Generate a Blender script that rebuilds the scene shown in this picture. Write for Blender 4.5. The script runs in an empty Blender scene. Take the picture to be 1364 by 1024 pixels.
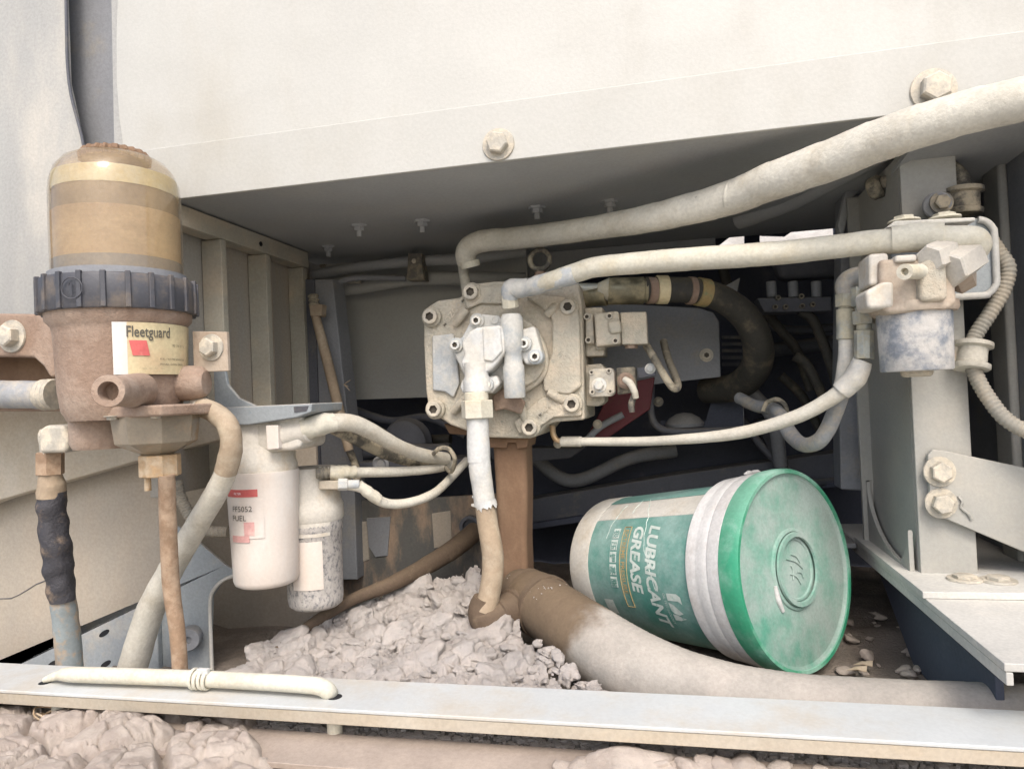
import bpy, bmesh, math, random
from mathutils import Vector, Matrix, Quaternion, noise
R_ = random.Random(7)
V = Vector
rad = math.radians
# ---------------------------------------------------------------- camera
sc = bpy.context.scene
COL = sc.collection
FPX = 950.0
YAW, PITCH, ROLL = rad(12.5), rad(0.955), rad(-2.49)
fw = V((-math.sin(YAW)*math.cos(PITCH), math.cos(YAW)*math.cos(PITCH), math.sin(PITCH)))
rt0 = fw.cross(V((0, 0, 1))).normalized(); up0 = rt0.cross(fw)
rt = rt0*math.cos(ROLL) + up0*math.sin(ROLL); up = -rt0*math.sin(ROLL) + up0*math.cos(ROLL)
cd = bpy.data.cameras.new('camera'); cam = bpy.data.objects.new('camera', cd); COL.objects.link(cam)
cd.sensor_width = 36; cd.lens = 36*FPX/1364; cd.clip_start = .02; cd.clip_end = 400
m3 = Matrix((rt, up, -fw)).transposed(); cam.matrix_world = m3.to_4x4()
sc.camera = cam
# ---------------------------------------------------------------- world, sun, exposure
SUN_EL, SUN_AZ = rad(50), rad(165)      # sun high behind the camera, soft
w = bpy.data.worlds.new('World'); sc.world = w; w.use_nodes = True
nt = w.node_tree; bgn = nt.nodes['Background']
sky = nt.nodes.new('ShaderNodeTexSky'); sky.sky_type = 'NISHITA'; sky.sun_disc = False
sky.sun_elevation = SUN_EL; sky.sun_rotation = SUN_AZ; sky.dust_density = 4; sky.air_density = 1.0; sky.ozone_density = 1
nt.links.new(sky.outputs[0], bgn.inputs[0]); bgn.inputs[1].default_value = .15
sl = bpy.data.lights.new('sun', 'SUN'); sl.energy = .6; sl.angle = rad(14); sl.color = (1, .985, .965)
so = bpy.data.objects.new('sun', sl); COL.objects.link(so)
sdir = V((math.sin(SUN_AZ)*math.cos(SUN_EL), math.cos(SUN_AZ)*math.cos(SUN_EL), math.sin(SUN_EL)))
so.rotation_mode = 'QUATERNION'; so.rotation_quaternion = sdir.to_track_quat('Z', 'Y')
sc.view_settings.view_transform = 'Standard'; sc.view_settings.look = 'None'
sc.view_settings.exposure = 1.13; sc.view_settings.gamma = 1
sc.cycles.max_bounces = 8; sc.cycles.transparent_max_bounces = 8

# ---------------------------------------------------------------- pixel -> point on a real plane of the machine
def ray(px, py): return rt*((px-682)/FPX) - up*((py-512)/FPX) + fw
def at(px, py, Y): d = ray(px, py); return d*(Y/d.y)
def atx(px, py, X): d = ray(px, py); return d*(X/d.x)
def atz(px, py, Z): d = ray(px, py); return d*(Z/d.z)
def S(p): return p.dot(fw)/FPX            # metres per photo pixel at point p

# ---------------------------------------------------------------- materials
def lin(h):
    h = h.lstrip('#'); c = [int(h[i:i+2], 16)/255 for i in (0, 2, 4)]
    return tuple((x/12.92 if x <= .04045 else ((x+.055)/1.055)**2.4) for x in c) + (1,)
MATS = {}
def mat(name, base, dust=None, cover=.5, rough=.7, metal=0, scale=14, bump=.25, updust=.0, soft=.18, third=None, thirdc=.3,
        streak=1.0, fine=220, split=None, alpha=1, coat=0, spec=.5, trans=0, bdist=.0015, var=.16):
    m = bpy.data.materials.new(name); m.use_nodes = True; n = m.node_tree; L = n.links.new
    b = n.nodes['Principled BSDF']
    geo = n.nodes.new('ShaderNodeNewGeometry')
    mp = n.nodes.new('ShaderNodeMapping'); L(geo.outputs['Position'], mp.inputs[0]); mp.inputs['Scale'].default_value = (1, 1, 1/streak)
    def nz(sc_, det, rg=.6, src=mp, off=0):
        t = n.nodes.new('ShaderNodeTexNoise'); t.noise_dimensions = '4D'; t.inputs['W'].default_value = off
        t.inputs['Scale'].default_value = sc_; t.inputs['Detail'].default_value = det; t.inputs['Roughness'].default_value = rg
        L(src.outputs[0], t.inputs['Vector']); return t
    def mr(src, a, b_, c=0, d=1):
        t = n.nodes.new('ShaderNodeMapRange'); t.interpolation_type = 'SMOOTHSTEP'
        t.inputs[1].default_value = a; t.inputs[2].default_value = b_; t.inputs[3].default_value = c; t.inputs[4].default_value = d
        L(src, t.inputs[0]); return t
    def mix(f, a, c, typ='MIX'):
        t = n.nodes.new('ShaderNodeMix'); t.data_type = 'RGBA'; t.blend_type = typ
        if hasattr(f, 'links') or not isinstance(f, (int, float)): L(f, t.inputs[0])
        else: t.inputs[0].default_value = f
        for k, v in ((6, a), (7, c)):
            if isinstance(v, tuple): t.inputs[k].default_value = v
            else: L(v, t.inputs[k])
        return t.outputs[2]
    seed = len(MATS)*3.7
    col = lin(base)
    rgb = n.nodes.new('ShaderNodeRGB'); rgb.outputs[0].default_value = col; cur = rgb.outputs[0]
    fine_n = nz(fine, 3, .7, geo, seed+2)
    rb = rough
    if dust:
        n1 = nz(scale, 8, .68, mp, seed)
        f = mr(n1.outputs[0], (1-cover)-soft/2 + .0, (1-cover)+soft/2)
        fac = f.outputs[0]
        if updust:
            sx = n.nodes.new('ShaderNodeSeparateXYZ'); L(geo.outputs['Normal'], sx.inputs[0])
            u = mr(sx.outputs[2], .2, .85, 0, updust)
            mx = n.nodes.new('ShaderNodeMath'); mx.operation = 'MAXIMUM'; L(fac, mx.inputs[0]); L(u.outputs[0], mx.inputs[1]); fac = mx.outputs[0]
        cur = mix(fac, cur, lin(dust))
        rr = n.nodes.new('ShaderNodeMapRange'); L(fac, rr.inputs[0]); rr.inputs[3].default_value = rough; rr.inputs[4].default_value = max(rough, .88)
        L(rr.outputs[0], b.inputs['Roughness'])
        if metal:
            rm = n.nodes.new('ShaderNodeMapRange'); L(fac, rm.inputs[0]); rm.inputs[3].default_value = metal; rm.inputs[4].default_value = 0
            L(rm.outputs[0], b.inputs['Metallic'])
    else:
        b.inputs['Roughness'].default_value = rough; b.inputs['Metallic'].default_value = metal
    if third:
        n3 = nz(scale*2.3, 6, .75, mp, seed+9)
        f3 = mr(n3.outputs[0], (1-thirdc)-.05, (1-thirdc)+.05)
        cur = mix(f3.outputs[0], cur, lin(third))
    if split:                                  # dried slurry stain with a ragged border
        pt_, dr_, hx_, amp = split
        vs = n.nodes.new('ShaderNodeVectorMath'); vs.operation = 'SUBTRACT'; L(geo.outputs['Position'], vs.inputs[0]); vs.inputs[1].default_value = pt_
        vd = n.nodes.new('ShaderNodeVectorMath'); vd.operation = 'DOT_PRODUCT'; L(vs.outputs[0], vd.inputs[0]); vd.inputs[1].default_value = dr_
        ns = nz(22, 5, .6, geo, 5); ma = n.nodes.new('ShaderNodeMath'); ma.operation = 'MULTIPLY_ADD'; L(ns.outputs[0], ma.inputs[0]); ma.inputs[1].default_value = -amp; L(vd.outputs['Value'], ma.inputs[2])
        f5 = mr(ma.outputs[0], -amp*.5-.022, -amp*.5+.022, 1, 0); cur = mix(f5.outputs[0], cur, mix(nz(30, 4, .6, geo, 8).outputs[0], lin(hx_), lin('#74644f')))
    # broad and fine value variation of the dirt
    n4 = nz(scale*.45, 4, .6, mp, seed+20)
    if name.startswith('clay'): fine_n.inputs['Detail'].default_value = 9; fine_n.inputs['Roughness'].default_value = .8
    v = mr(n4.outputs[0], .3, .7, 1-var, 1+var*.6); v2 = mr(fine_n.outputs[0], .3, .7, 1-var*.5, 1+var*.5)
    mm = n.nodes.new('ShaderNodeMath'); mm.operation = 'MULTIPLY'; L(v.outputs[0], mm.inputs[0]); L(v2.outputs[0], mm.inputs[1])
    cc = n.nodes.new('ShaderNodeCombineColor'); [L(mm.outputs[0], cc.inputs[i]) for i in range(3)]
    cur = mix(1.0, cur, cc.outputs[0], 'MULTIPLY')
    L(cur, b.inputs['Base Color'])
    if bump:
        add = n.nodes.new('ShaderNodeMath'); add.operation = 'ADD'; L(fine_n.outputs[0], add.inputs[0]); L(n4.outputs[0], add.inputs[1])
        bp = n.nodes.new('ShaderNodeBump'); bp.inputs['Strength'].default_value = bump; bp.inputs['Distance'].default_value = bdist
        L(add.outputs[0], bp.inputs['Height']); L(bp.outputs[0], b.inputs['Normal'])
    b.inputs['Specular IOR Level'].default_value = spec
    if alpha < 1: b.inputs['Alpha'].default_value = alpha
    if coat: b.inputs['Coat Weight'].default_value = coat; b.inputs['Coat Roughness'].default_value = .12
    if trans: b.inputs['Transmission Weight'].default_value = trans
    MATS[name] = m; return m

mat('panel', '#adaca5', '#a39f94', .36, .55, 0, 4, .2, soft=.35, streak=2.2, var=.07, third='#a49c8c', thirdc=.24)
mat('panel_grey', '#9c9c98', '#bab5aa', .42, .7, 0, 6, .2, soft=.3, streak=2.5)
mat('ceil', '#9fa1a0', '#a3a29c', .4, .75, 0, 8, .2, soft=.35, var=.1)
mat('bay', '#97938a', '#a49683', .47, .75, 0, 5, .15, soft=.25, streak=5)
mat('rail', '#a09c8e', '#b1a591', .45, .75, 0, 9, .2)
mat('back', '#a2a29c', '#a39f94', .4, .75, 0, 6, .15, soft=.35, var=.1)
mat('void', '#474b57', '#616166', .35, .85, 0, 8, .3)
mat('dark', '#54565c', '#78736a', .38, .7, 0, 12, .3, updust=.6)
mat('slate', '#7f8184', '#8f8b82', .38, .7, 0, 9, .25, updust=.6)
mat('post', '#9e9d96', '#a8a49a', .45, .7, 0, 9, .2, updust=.7, soft=.3, var=.1)
mat('shelf', '#b2b1ab', '#c0bdb4', .5, .6, 0, 10, .2, updust=.6)
mat('sill', '#babdbb', '#b6ae9f', .45, .5, 0, 9, .2, soft=.3, var=.08, third='#a08f79', thirdc=.30)
mat('castp', '#aaa596', '#bdb29f', .48, .7, 0, 26, .8, updust=.4, third='#85877c', thirdc=.36, bdist=.003, soft=.25)
mat('castb', '#a6abad', '#bebdb6', .52, .65, 0, 30, .4, updust=.6, bdist=.002)
mat('castw', '#bfc0bd', '#c6c3ba', .5, .7, 0, 30, .35, updust=.5)
mat('bolt', '#a8a397', '#bfb6a4', .5, .6, .2, 60, .4, updust=.3)
mat('recess_shade', '#4a443b', '#6a6152', .4, .8, 0, 60, .3)  # dark tone for socket screw recesses, shade put into the colour
mat('boltw', '#c2c4c0', '#d9d2c4', .5, .6, 0, 60, .3)
mat('boltd', '#6d6a63', '#8f8776', .5, .65, .3, 60, .3)
mat('hosec', '#c0bcaf', '#aea695', .42, .85, 0, 22, .6, updust=.3, third='#8f8e86', thirdc=.31, soft=.3)
mat('hosel', '#cac6b6', '#bfb59c', .42, .85, 0, 18, .45, soft=.3, third='#aaa598', thirdc=.30)
mat('hoset', '#998872', '#b3a691', .38, .85, 0, 26, .45, updust=.5, soft=.3)
mat('hoseb', '#3c3a34', '#645c4c', .42, .75, 0, 26, .4, updust=.5)
mat('hosed', '#54514a', '#9d9480', .5, .8, 0, 40, .5, updust=.6, streak=1)
mat('hoseg', '#8d8f90', '#a9a193', .45, .75, 0, 26, .3)
mat('peel', '#37363a', '#8f7c68', .40, .6, 0, 26, .6, soft=.22, bdist=.003)
mat('peelb', '#878f8f', '#a39583', .5, .7, 0, 30, .5, soft=.1)
mat('conduit', '#8c897f', '#9f9686', .5, .8, 0, 20, .3, updust=.4)
mat('brown', '#877160', '#a29080', .48, .78, 0, 14, .7, updust=.5, soft=.3, third='#6e5844', thirdc=.32, bdist=.0022)
mat('brownp', '#a39280', '#b2a594', .5, .78, 0, 14, .35, updust=.4)
mat('beam', '#aea697', '#a59883', .47, .7, 0, 6, .15, streak=1, soft=.4)
mat('lowp', '#9c9487', '#a39685', .45, .75, 0, 5, .2, soft=.3, streak=2, third='#8a9088', thirdc=.3)
mat('bluep', '#8e9496', '#aaa498', .42, .65, 0, 9, .3, updust=.7, third='#6e7f88', thirdc=.33)
mat('cupring', '#45464b', '#6a625a', .44, .5, 0, 20, .25, updust=.4)
mat('brass', '#b59874', '#b8a58a', .5, .45, .5, 60, .3)
mat('copper', '#8f765e', '#a28c75', .5, .6, .1, 60, .3)
mat('steel', '#a3a69f', '#aca58f', .5, .42, .6, 40, .2)
mat('steeld', '#77735f', '#8d8468', .5, .4, .7, 40, .2)
mat('bowl', '#857a68', '#9b8265', .45, .35, 0, 20, .2, coat=.3)
mat('canw', '#cfccc6', '#c8bbae', .5, .6, 0, 9, .15, soft=.4, streak=3, var=.06)
mat('canl', '#c2bdb2', '#bbae99', .45, .7, 0, 16, .25, updust=.3)
mat('speck', '#6c6d70', '#b5b0a9', .56, .7, 0, 200, .4, soft=.2, streak=1.6, var=.1)
mat('rcup', '#7a8087', '#b9b6b0', .52, .6, 0, 30, .5, soft=.22, third='#c4bcae', thirdc=.30)
mat('column', '#745b46', '#836a53', .5, .85, 0, 18, .35, streak=2, var=.12)
mat('boot', '#5a4b3c', '#7a6a56', .42, .85, 0, 24, .6, updust=.3)
mat('bighose', '#9b968d', '#a9a298', .5, .85, 0, 15, .5, updust=.4, third='#7c7a75', thirdc=.30, split=(tuple(at(792, 862, .935)), tuple((at(870, 898, .9)-at(745, 822, 1.0)).normalized()), '#5a4b3c', .09))
mat('clay', '#b3ada7', '#bcb4ac', .5, .95, 0, 30, 1.0, fine=90, third='#958c85', thirdc=.36, bdist=.006, spec=.2)
mat('claylow', '#b0a397', '#beb2a5', .5, .95, 0, 26, 1.0, fine=90, bdist=.004, spec=.2, third='#a08470', thirdc=.3)
mat('dirt', '#857c72', '#9c9184', .45, .95, 0, 12, .9, bdist=.006, spec=.2)
mat('sand', '#b3afa7', '#a5a097', .5, .95, 0, 1.2, .8, bdist=.02, spec=.2, fine=20)
mat('green', '#3f7d70', '#86a099', .52, .5, 0, 14, .2, updust=.45, soft=.4)
mat('greenlid', '#4b9079', '#94a49c', .56, .55, 0, 12, .25, soft=.35, third='#b7b3a6', thirdc=.24)
mat('greenrim', '#308b68', '#86ab9b', .45, .5, 0, 16, .2, updust=.5, soft=.3)
mat('pail', '#bfbcb3', '#ada28e', .4, .5, 0, 16, .2, soft=.3)
mat('pailw', '#c6c5c2', '#b4aea8', .4, .5, 0, 24, .3, soft=.3)
mat('print', '#bcc6be', '#6f9a8a', .40, .6, 0, 60, .1, soft=.15)
mat('printgold', '#a08a5e', '#7d8a68', .4, .6, 0, 60, .1)
mat('ink', '#55524a', '#8a7c60', .4, .7, 0, 90, .1)
mat('inkred', '#c5605c', '#cf8378', .35, .6, 0, 40, .1)
mat('inkpink', '#c99a94', '#d2b6ac', .4, .6, 0, 40, .1)
mat('sticker', '#cdbf98', '#c2a885', .42, .55, 0, 18, .12, soft=.35)
mat('stickerw', '#dcdcdc', '#d3cec4', .4, .5, 0, 20, .1)
mat('redpaint', '#5e2228', '#5e4238', .4, .6, 0, 20, .2)
mat('rusty', '#5b5a56', '#97836f', .5, .75, 0, 9, .3, streak=2.5, soft=.14, third='#3a3c40', thirdc=.36)
mat('track', '#96897d', '#a89a8c', .5, .9, 0, 8, .5, updust=.3, soft=.3)
mat('hole', '#15161a', None, rough=.9, bump=0)
mat('dome', '#a8926f', None, rough=.12, bump=.05, alpha=.48, coat=1, var=.35)
mat('fluid', '#a98863', '#ccb188', .5, .5, 0, 9, .0, streak=.4, soft=.4)
mat('elemdark', '#85725a', '#9b8868', .4, .6, 0, 20, 0)
mat('elemlite', '#dccb93', '#e0d8b4', .5, .5, 0, 20, 0)
mat('tape', '#b7b5ad', '#c8c3b6', .5, .35, 0, 40, .5, coat=.3)

# ---------------------------------------------------------------- mesh building
class MB:
    def __init__(s): s.bm = bmesh.new()
    def face(s, vs):
        try: s.bm.faces.new(vs)
        except ValueError: pass
    def prism(s, pts, vec):                      # polygon of world points pushed along vec
        a = [s.bm.verts.new(p) for p in pts]; b = [s.bm.verts.new(V(p)+vec) for p in pts]; n = len(a)
        s.face(a); s.face(b[::-1])
        for i in range(n): s.face((a[i], b[i], b[(i+1) % n], a[(i+1) % n]))
        return s
    def pp(s, pts, Y, d):                        # outline on the plane y=Y, depth d backwards
        return s.prism([at(x, y, Y) for x, y in pts], V((0, d, 0)))
    def box(s, c, sx, sy, sz, q=None):
        vs = []
        for i in (-1, 1):
            for j in (-1, 1):
                for k in (-1, 1):
                    o = V((i*sx/2, j*sy/2, k*sz/2)); vs.append(s.bm.verts.new(V(c) + (q @ o if q else o)))
        for f in ((0, 1, 3, 2), (4, 6, 7, 5), (0, 4, 5, 1), (2, 3, 7, 6), (0, 2, 6, 4), (1, 5, 7, 3)): s.face([vs[i] for i in f])
        return s
    def lathe(s, prof, o, ax, n=40, rf=None, ref=None, cap=True):   # prof: (radius, height along ax)
        ax = V(ax).normalized(); o = V(o)
        u = V(ref) if ref else (V((0, 0, 1)) if abs(ax.z) < .9 else V((1, 0, 0)))
        u = (u - ax*u.dot(ax)).normalized(); v = ax.cross(u); rows = []
        for k, (r, h) in enumerate(prof):
            if r < 1e-6: rows.append([s.bm.verts.new(o+ax*h)]); continue
            rows.append([s.bm.verts.new(o + ax*h + (u*math.cos(t)+v*math.sin(t))*(rf(r, t, k) if rf else r)) for t in (2*math.pi*i/n for i in range(n))])
        for a, b in zip(rows, rows[1:]):
            for i in range(n):
                j = (i+1) % n
                if len(a) == 1 and len(b) == 1: break
                if len(a) == 1: s.face((a[0], b[i], b[j]))
                elif len(b) == 1: s.face((a[i], a[j], b[0]))
                else: s.face((a[i], a[j], b[j], b[i]))
        for rw in (rows[0], rows[-1]):
            if len(rw) > 1 and cap: s.face(rw)
        return s
    def cyl(s, p0, p1, r0, r1=None, n=24, bev=.0):
        p0, p1 = V(p0), V(p1); r1 = r0 if r1 is None else r1; L = (p1-p0).length; b = bev
        pr = [(r0-b, 0), (r0, b), (r1, L-b), (r1-b, L)] if b else [(r0, 0), (r1, L)]
        return s.lathe(pr, p0, p1-p0, n)
    def tube(s, pts, rs, n=14, sub=8, cap=True, wob=0, wf=60, wrap=None):
        pts = [V(p) for p in pts]; m = len(pts)
        if not isinstance(rs, (list, tuple)): rs = [rs]*m
        P, Rr = [], []
        for i in range(m-1):
            p0 = pts[i-1] if i else pts[0]*2-pts[1]; p3 = pts[i+2] if i+2 < m else pts[-1]*2-pts[-2]
            for k in range(sub):
                t = k/sub; a, b = pts[i], pts[i+1]
                P.append(.5*((2*a)+(b-p0)*t+(2*p0-5*a+4*b-p3)*t*t+(3*a-p0-3*b+p3)*t**3)); Rr.append(rs[i]*(1-t)+rs[i+1]*t)
        P.append(pts[-1]); Rr.append(rs[-1])
        return s.rings(P, Rr, n, cap, wob, wf, wrap)
    def rings(s, P, Rr, n=14, cap=True, wob=0, wf=60, wrap=None):
        dist = 0
        T = [(P[min(i+1, len(P)-1)]-P[max(i-1, 0)]).normalized() for i in range(len(P))]
        u = T[0].orthogonal().normalized(); rows = []
        for i, p in enumerate(P):
            u = (u - T[i]*u.dot(T[i])).normalized(); v = T[i].cross(u); row = []
            if i: dist += (P[i]-P[i-1]).length
            for k in range(n):
                a = 2*math.pi*k/n; d = u*math.cos(a)+v*math.sin(a); r = Rr[i]
                if wrap:                      # overlapping spiral wrap: a slow rise and a sudden step
                    s_ = (dist/wrap[0]+k/n+.25*noise.noise(p*7)) % 1; r *= 1+wrap[1]*(s_ if s_ < .93 else (1-s_)*13.3)
                if wob: r *= 1 + wob*noise.noise((p+d*r)*wf)
                row.append(s.bm.verts.new(p+d*r))
            rows.append(row)
        for a, b in zip(rows, rows[1:]):
            for k in range(n): s.face((a[k], a[(k+1) % n], b[(k+1) % n], b[k]))
        if cap: s.face(rows[0][::-1]); s.face(rows[-1])
        s.path = P
        return s
    def conduit(s, pts, r, pitch=.0045, n=16, depth=.14):
        t = MB(); t.tube(pts, r, 6, 24); P = t.path; t.bm.free(); Q, Rr = [], []; acc = 0; L = [0]
        for a, b in zip(P, P[1:]): L.append(L[-1]+(b-a).length)
        N = int(L[-1]/(pitch/4)); j = 0
        for i in range(N+1):
            d = L[-1]*i/N
            while j < len(L)-2 and L[j+1] < d: j += 1
            f = (d-L[j])/max(1e-9, L[j+1]-L[j]); Q.append(P[j].lerp(P[j+1], min(1, f))); Rr.append(r*(1-depth*(.0, .5, 1, .5)[i % 4]))
        return s.rings(Q, Rr, n)

WO = {}
def thing(name, label, cat, loc, group=None):
    o = bpy.data.objects.new(name, None); COL.objects.link(o); o.location = loc; o.empty_display_size = .02
    o['label'] = label; o['category'] = cat
    if group: o['group'] = group
    WO[o.name] = V(loc); return o
def obj(name, mb, m, parent=None, label=None, cat=None, group=None, kind=None, bevel=0, ang=38, bseg=2, sub=0):
    bm = mb.bm if isinstance(mb, MB) else mb
    bmesh.ops.recalc_face_normals(bm, faces=bm.faces)
    if parent: org = WO[parent.name]
    else:
        vs = [v.co for v in bm.verts]; org = V(((min(v.x for v in vs)+max(v.x for v in vs))/2, (min(v.y for v in vs)+max(v.y for v in vs))/2, min(v.z for v in vs)))
    bmesh.ops.translate(bm, verts=bm.verts, vec=-org)
    me = bpy.data.meshes.new(name); bm.to_mesh(me); bm.free()
    me.materials.append(MATS[m] if isinstance(m, str) else m); me.shade_smooth(); me.set_sharp_from_angle(angle=rad(ang))
    o = bpy.data.objects.new(name, me); COL.objects.link(o)
    if parent: o.parent = parent; WO[o.name] = org
    else: o.location = org; WO[o.name] = org
    for k, v in (('label', label), ('category', cat), ('group', group), ('kind', kind)):
        if v: o[k] = v
    if bevel:
        md = o.modifiers.new('bevel', 'BEVEL'); md.width = bevel; md.segments = bseg; md.limit_method = 'ANGLE'; md.angle_limit = rad(30)
        md.harden_normals = True
    return o
BM = {}
def bolt(parent, c, d, r, m='bolt', kind='hex', washer=True, h=.65, name='bolt', spin=None):
    key = (kind, round(r, 4), m, h)
    if key not in BM:
        b = bmesh.new(); mb = MB(); H = r*h
        if kind == 'hex':
            mb.lathe([(r*.9, 0), (r, .02*r), (r, H*.86), (r*.86, H), (0, H*1.02)], (0, 0, 0), (0, 0, 1), 6)
        else:
            def hx(rr, t, k):
                if k < 4: return rr
                a = (t % (math.pi/3))-math.pi/6; return rr*math.cos(math.pi/6)/math.cos(a)
            mb.lathe([(r, 0), (r, H*.88), (r*.9, H), (r*.64, H), (r*.58, H*.96), (r*.56, H*.3), (0, H*.3)], (0, 0, 0), (0, 0, 1), 24, hx)
        bmesh.ops.recalc_face_normals(mb.bm, faces=mb.bm.faces)
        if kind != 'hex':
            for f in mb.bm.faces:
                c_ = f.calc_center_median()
                if c_.xy.length < r*.57 and c_.z < H*.9: f.material_index = 1  # recess faces painted dark to deepen their shade
        me = bpy.data.meshes.new(name); mb.bm.to_mesh(me); mb.bm.free(); me.materials.append(MATS[m]); me.materials.append(MATS['recess_shade']); me.shade_smooth(); me.set_sharp_from_angle(angle=rad(35))
        mw = MB(); mw.lathe([(r*1.45, 0), (r*1.5, .04*r), (r*1.45, .2*r), (r*.8, .2*r)], (0, 0, 0), (0, 0, 1), 28)
        bmesh.ops.recalc_face_normals(mw.bm, faces=mw.bm.faces)
        mew = bpy.data.meshes.new('washer'); mw.bm.to_mesh(mew); mw.bm.free(); mew.materials.append(MATS[m]); mew.shade_smooth(); mew.set_sharp_from_angle(angle=rad(35))
        BM[key] = (me, mew)
    me, mew = BM[key]
    o = bpy.data.objects.new(name, me); COL.objects.link(o); o.parent = parent
    q = V(d).to_track_quat('Z', 'Y') @ Quaternion((0, 0, 1), R_.uniform(-.6, .6) if spin is None else spin)
    off = V(d).normalized()*(r*.2 if washer else 0)
    o.location = V(c)+off-WO[parent.name]; o.rotation_mode = 'QUATERNION'; o.rotation_quaternion = q
    if washer:
        wv = bpy.data.objects.new('washer', mew); COL.objects.link(wv)
        wv.parent = o; wv.location = (0, 0, -r*.2)
    return o
FR = V((0, -1, 0))       # towards the open front
def hp(pts): return [at(*p) for p in pts]
def hr(pts, rpx):
    if not isinstance(rpx, (list, tuple)): rpx = [rpx]*len(pts)
    return [S(at(*p))*r for p, r in zip(pts, rpx)]
def hose(name, pts, rpx, m, parent=None, n=18, sub=10, wob=.05, wf=70, wrap=None, **k):
    return obj(name, MB().tube(hp(pts), hr(pts, rpx), n, sub, True, wob, wf, wrap), m, parent, ang=60, **k)
def rrect(x0, y0, x1, y1, r, skew=.046, n=4):
    ps = []
    for cx, cy, a0 in ((x1-r, y0+r, -90), (x1-r, y1-r, 0), (x0+r, y1-r, 90), (x0+r, y0+r, 180)):
        for i in range(n+1):
            a = rad(a0+90*i/n); ps.append((cx+r*math.cos(a), cy+r*math.sin(a)))
    ym = (y0+y1)/2
    return [(x+(y-ym)*skew, y-(x-(x0+x1)/2)*.05) for x, y in ps]
def txt(s, size, fn, m, parent, name='lettering', ext=.0004, bold=.0, shear=0, spacing=1, kind=None, align='LEFT'):
    c = bpy.data.curves.new('t', 'FONT'); c.body = s; c.size = size; c.offset = bold; c.shear = shear; c.space_character = spacing; c.extrude = 0; c.resolution_u = 3; c.align_x = align
    o = bpy.data.objects.new('t', c); COL.objects.link(o)
    dg = bpy.context.evaluated_depsgraph_get(); me = bpy.data.meshes.new_from_object(o.evaluated_get(dg))
    bpy.data.objects.remove(o); bpy.data.curves.remove(c)
    bm = bmesh.new(); bm.from_mesh(me); bpy.data.meshes.remove(me)
    bmesh.ops.subdivide_edges(bm, edges=[e for e in bm.edges if e.calc_length() > size*.3], cuts=2, use_grid_fill=False)
    bmesh.ops.triangulate(bm, faces=bm.faces)
    for v in bm.verts: v.co = fn(v.co.x, v.co.y)
    return obj(name, bm, m, parent)
# ================================================================ SETTING
FY, ZC, ZS = .870, .2946, -.312                                  # underside of roof panel, top of door sill
XR = .272
# ground with a quarry bank behind the machine
mb = MB(); N = 60; grid = {}
for i in range(N+1):
    for j in range(N+1):
        x = -60+120*i/N; y = -40+120*j/N
        x = math.copysign(abs(x/60)**2*60, x); yy = y-2; y = 2+math.copysign(abs(yy/80)**1.6*80, yy)
        z = -1.25 + .05*noise.noise(V((x, y, 0))*.8) + (5.5*min(1, max(0, (y-7)/9))**1.3 + .8*noise.noise(V((x, y, 3))*.3) if y > 7 else 0)
        grid[i, j] = mb.bm.verts.new((x, y, z))
for i in range(N):
    for j in range(N): mb.face((grid[i, j], grid[i+1, j], grid[i+1, j+1], grid[i, j+1]))
obj('ground', mb, 'sand', kind='structure', ang=80)

# ---------------------------------------------------------------- upper body panel
def Q(px, py, Y): return at(px, py, Y)
o = thing('body_panel', 'wide dusty cream steel body panel across the top above the open compartment', 'panel', at(700, 200, FY))
mb = MB()
a, b = at(243, 266, FY-.003), at(1480, 121, FY-.003)
b.x += .35
zf = ZC+.075
A = [V((a.x, FY-.003, ZC)), V((b.x, FY-.003, ZC)), V((b.x, FY-.003, zf)), V((at(166, 199, FY).x, FY-.003, zf)), V((at(172, 260, FY).x, FY-.003, ZC))][1:]
mb.prism(A, V((0, .006, 0)))
obj('lower_flange', mb, 'panel', o, bevel=.0015)
mb = MB()
# curved left edge of the big sheet, leaning back a little as it rises
L = [(-.025, zf-.002), (-.056, zf+.062), (-.077, zf+.137), (-.077, zf+.5)]
prev = []
Lr = L
tl = lambda z: FY+.0015 + max(0, z-zf)*.05
L = []
for px_, py_ in ((166, 199), (157, 155), (152, 110), (149, 40), (148, -250)):
    q = at(px_, py_, FY+.0015); L.append((q.x-a.x, q.z if L else zf-.003))
front = [V((a.x+dx, tl(z), z)) for dx, z in L]
right = [V((b.x, tl(z), z)) for dx, z in L]
rows = []; NC = 70
ff, qq = [], []
for i_ in range(len(front)-1):
    for k_ in range(8 if i_ < len(front)-2 else 16): ff.append(front[i_].lerp(front[i_+1], k_/(8 if i_ < len(front)-2 else 16))); qq.append(right[i_].lerp(right[i_+1], k_/(8 if i_ < len(front)-2 else 16)))
ff.append(front[-1]); qq.append(right[-1])
for p, q in zip(ff, qq): rows.append([mb.bm.verts.new(p.lerp(q, t/NC)) for t in range(NC+1)])
for r0, r1 in zip(rows, rows[1:]):
    for i in range(NC): mb.face((r0[i], r0[i+1], r1[i+1], r1[i]))
for i_, rw in enumerate(rows[1:]):
    for v in rw[1:-1]: v.co.y += min(1, i_/6)*(.0035*noise.noise(v.co*5)+.0012*noise.noise(v.co*16))
ext = bmesh.ops.extrude_face_region(mb.bm, geom=mb.bm.faces[:]); bmesh.ops.translate(mb.bm, verts=[e for e in ext['geom'] if isinstance(e, bmesh.types.BMVert)], vec=(0, .004, 0))
obj('sheet', mb, 'panel', o)
bolt(o, at(664, 193, FY-.003), FR, .0138, 'bolt', h=.75)
bolt(o, at(1243, 121, FY-.003), FR, .0162, 'bolt', h=.8, spin=.4)
mb = MB()                                             # side return folded back at the left end
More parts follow.
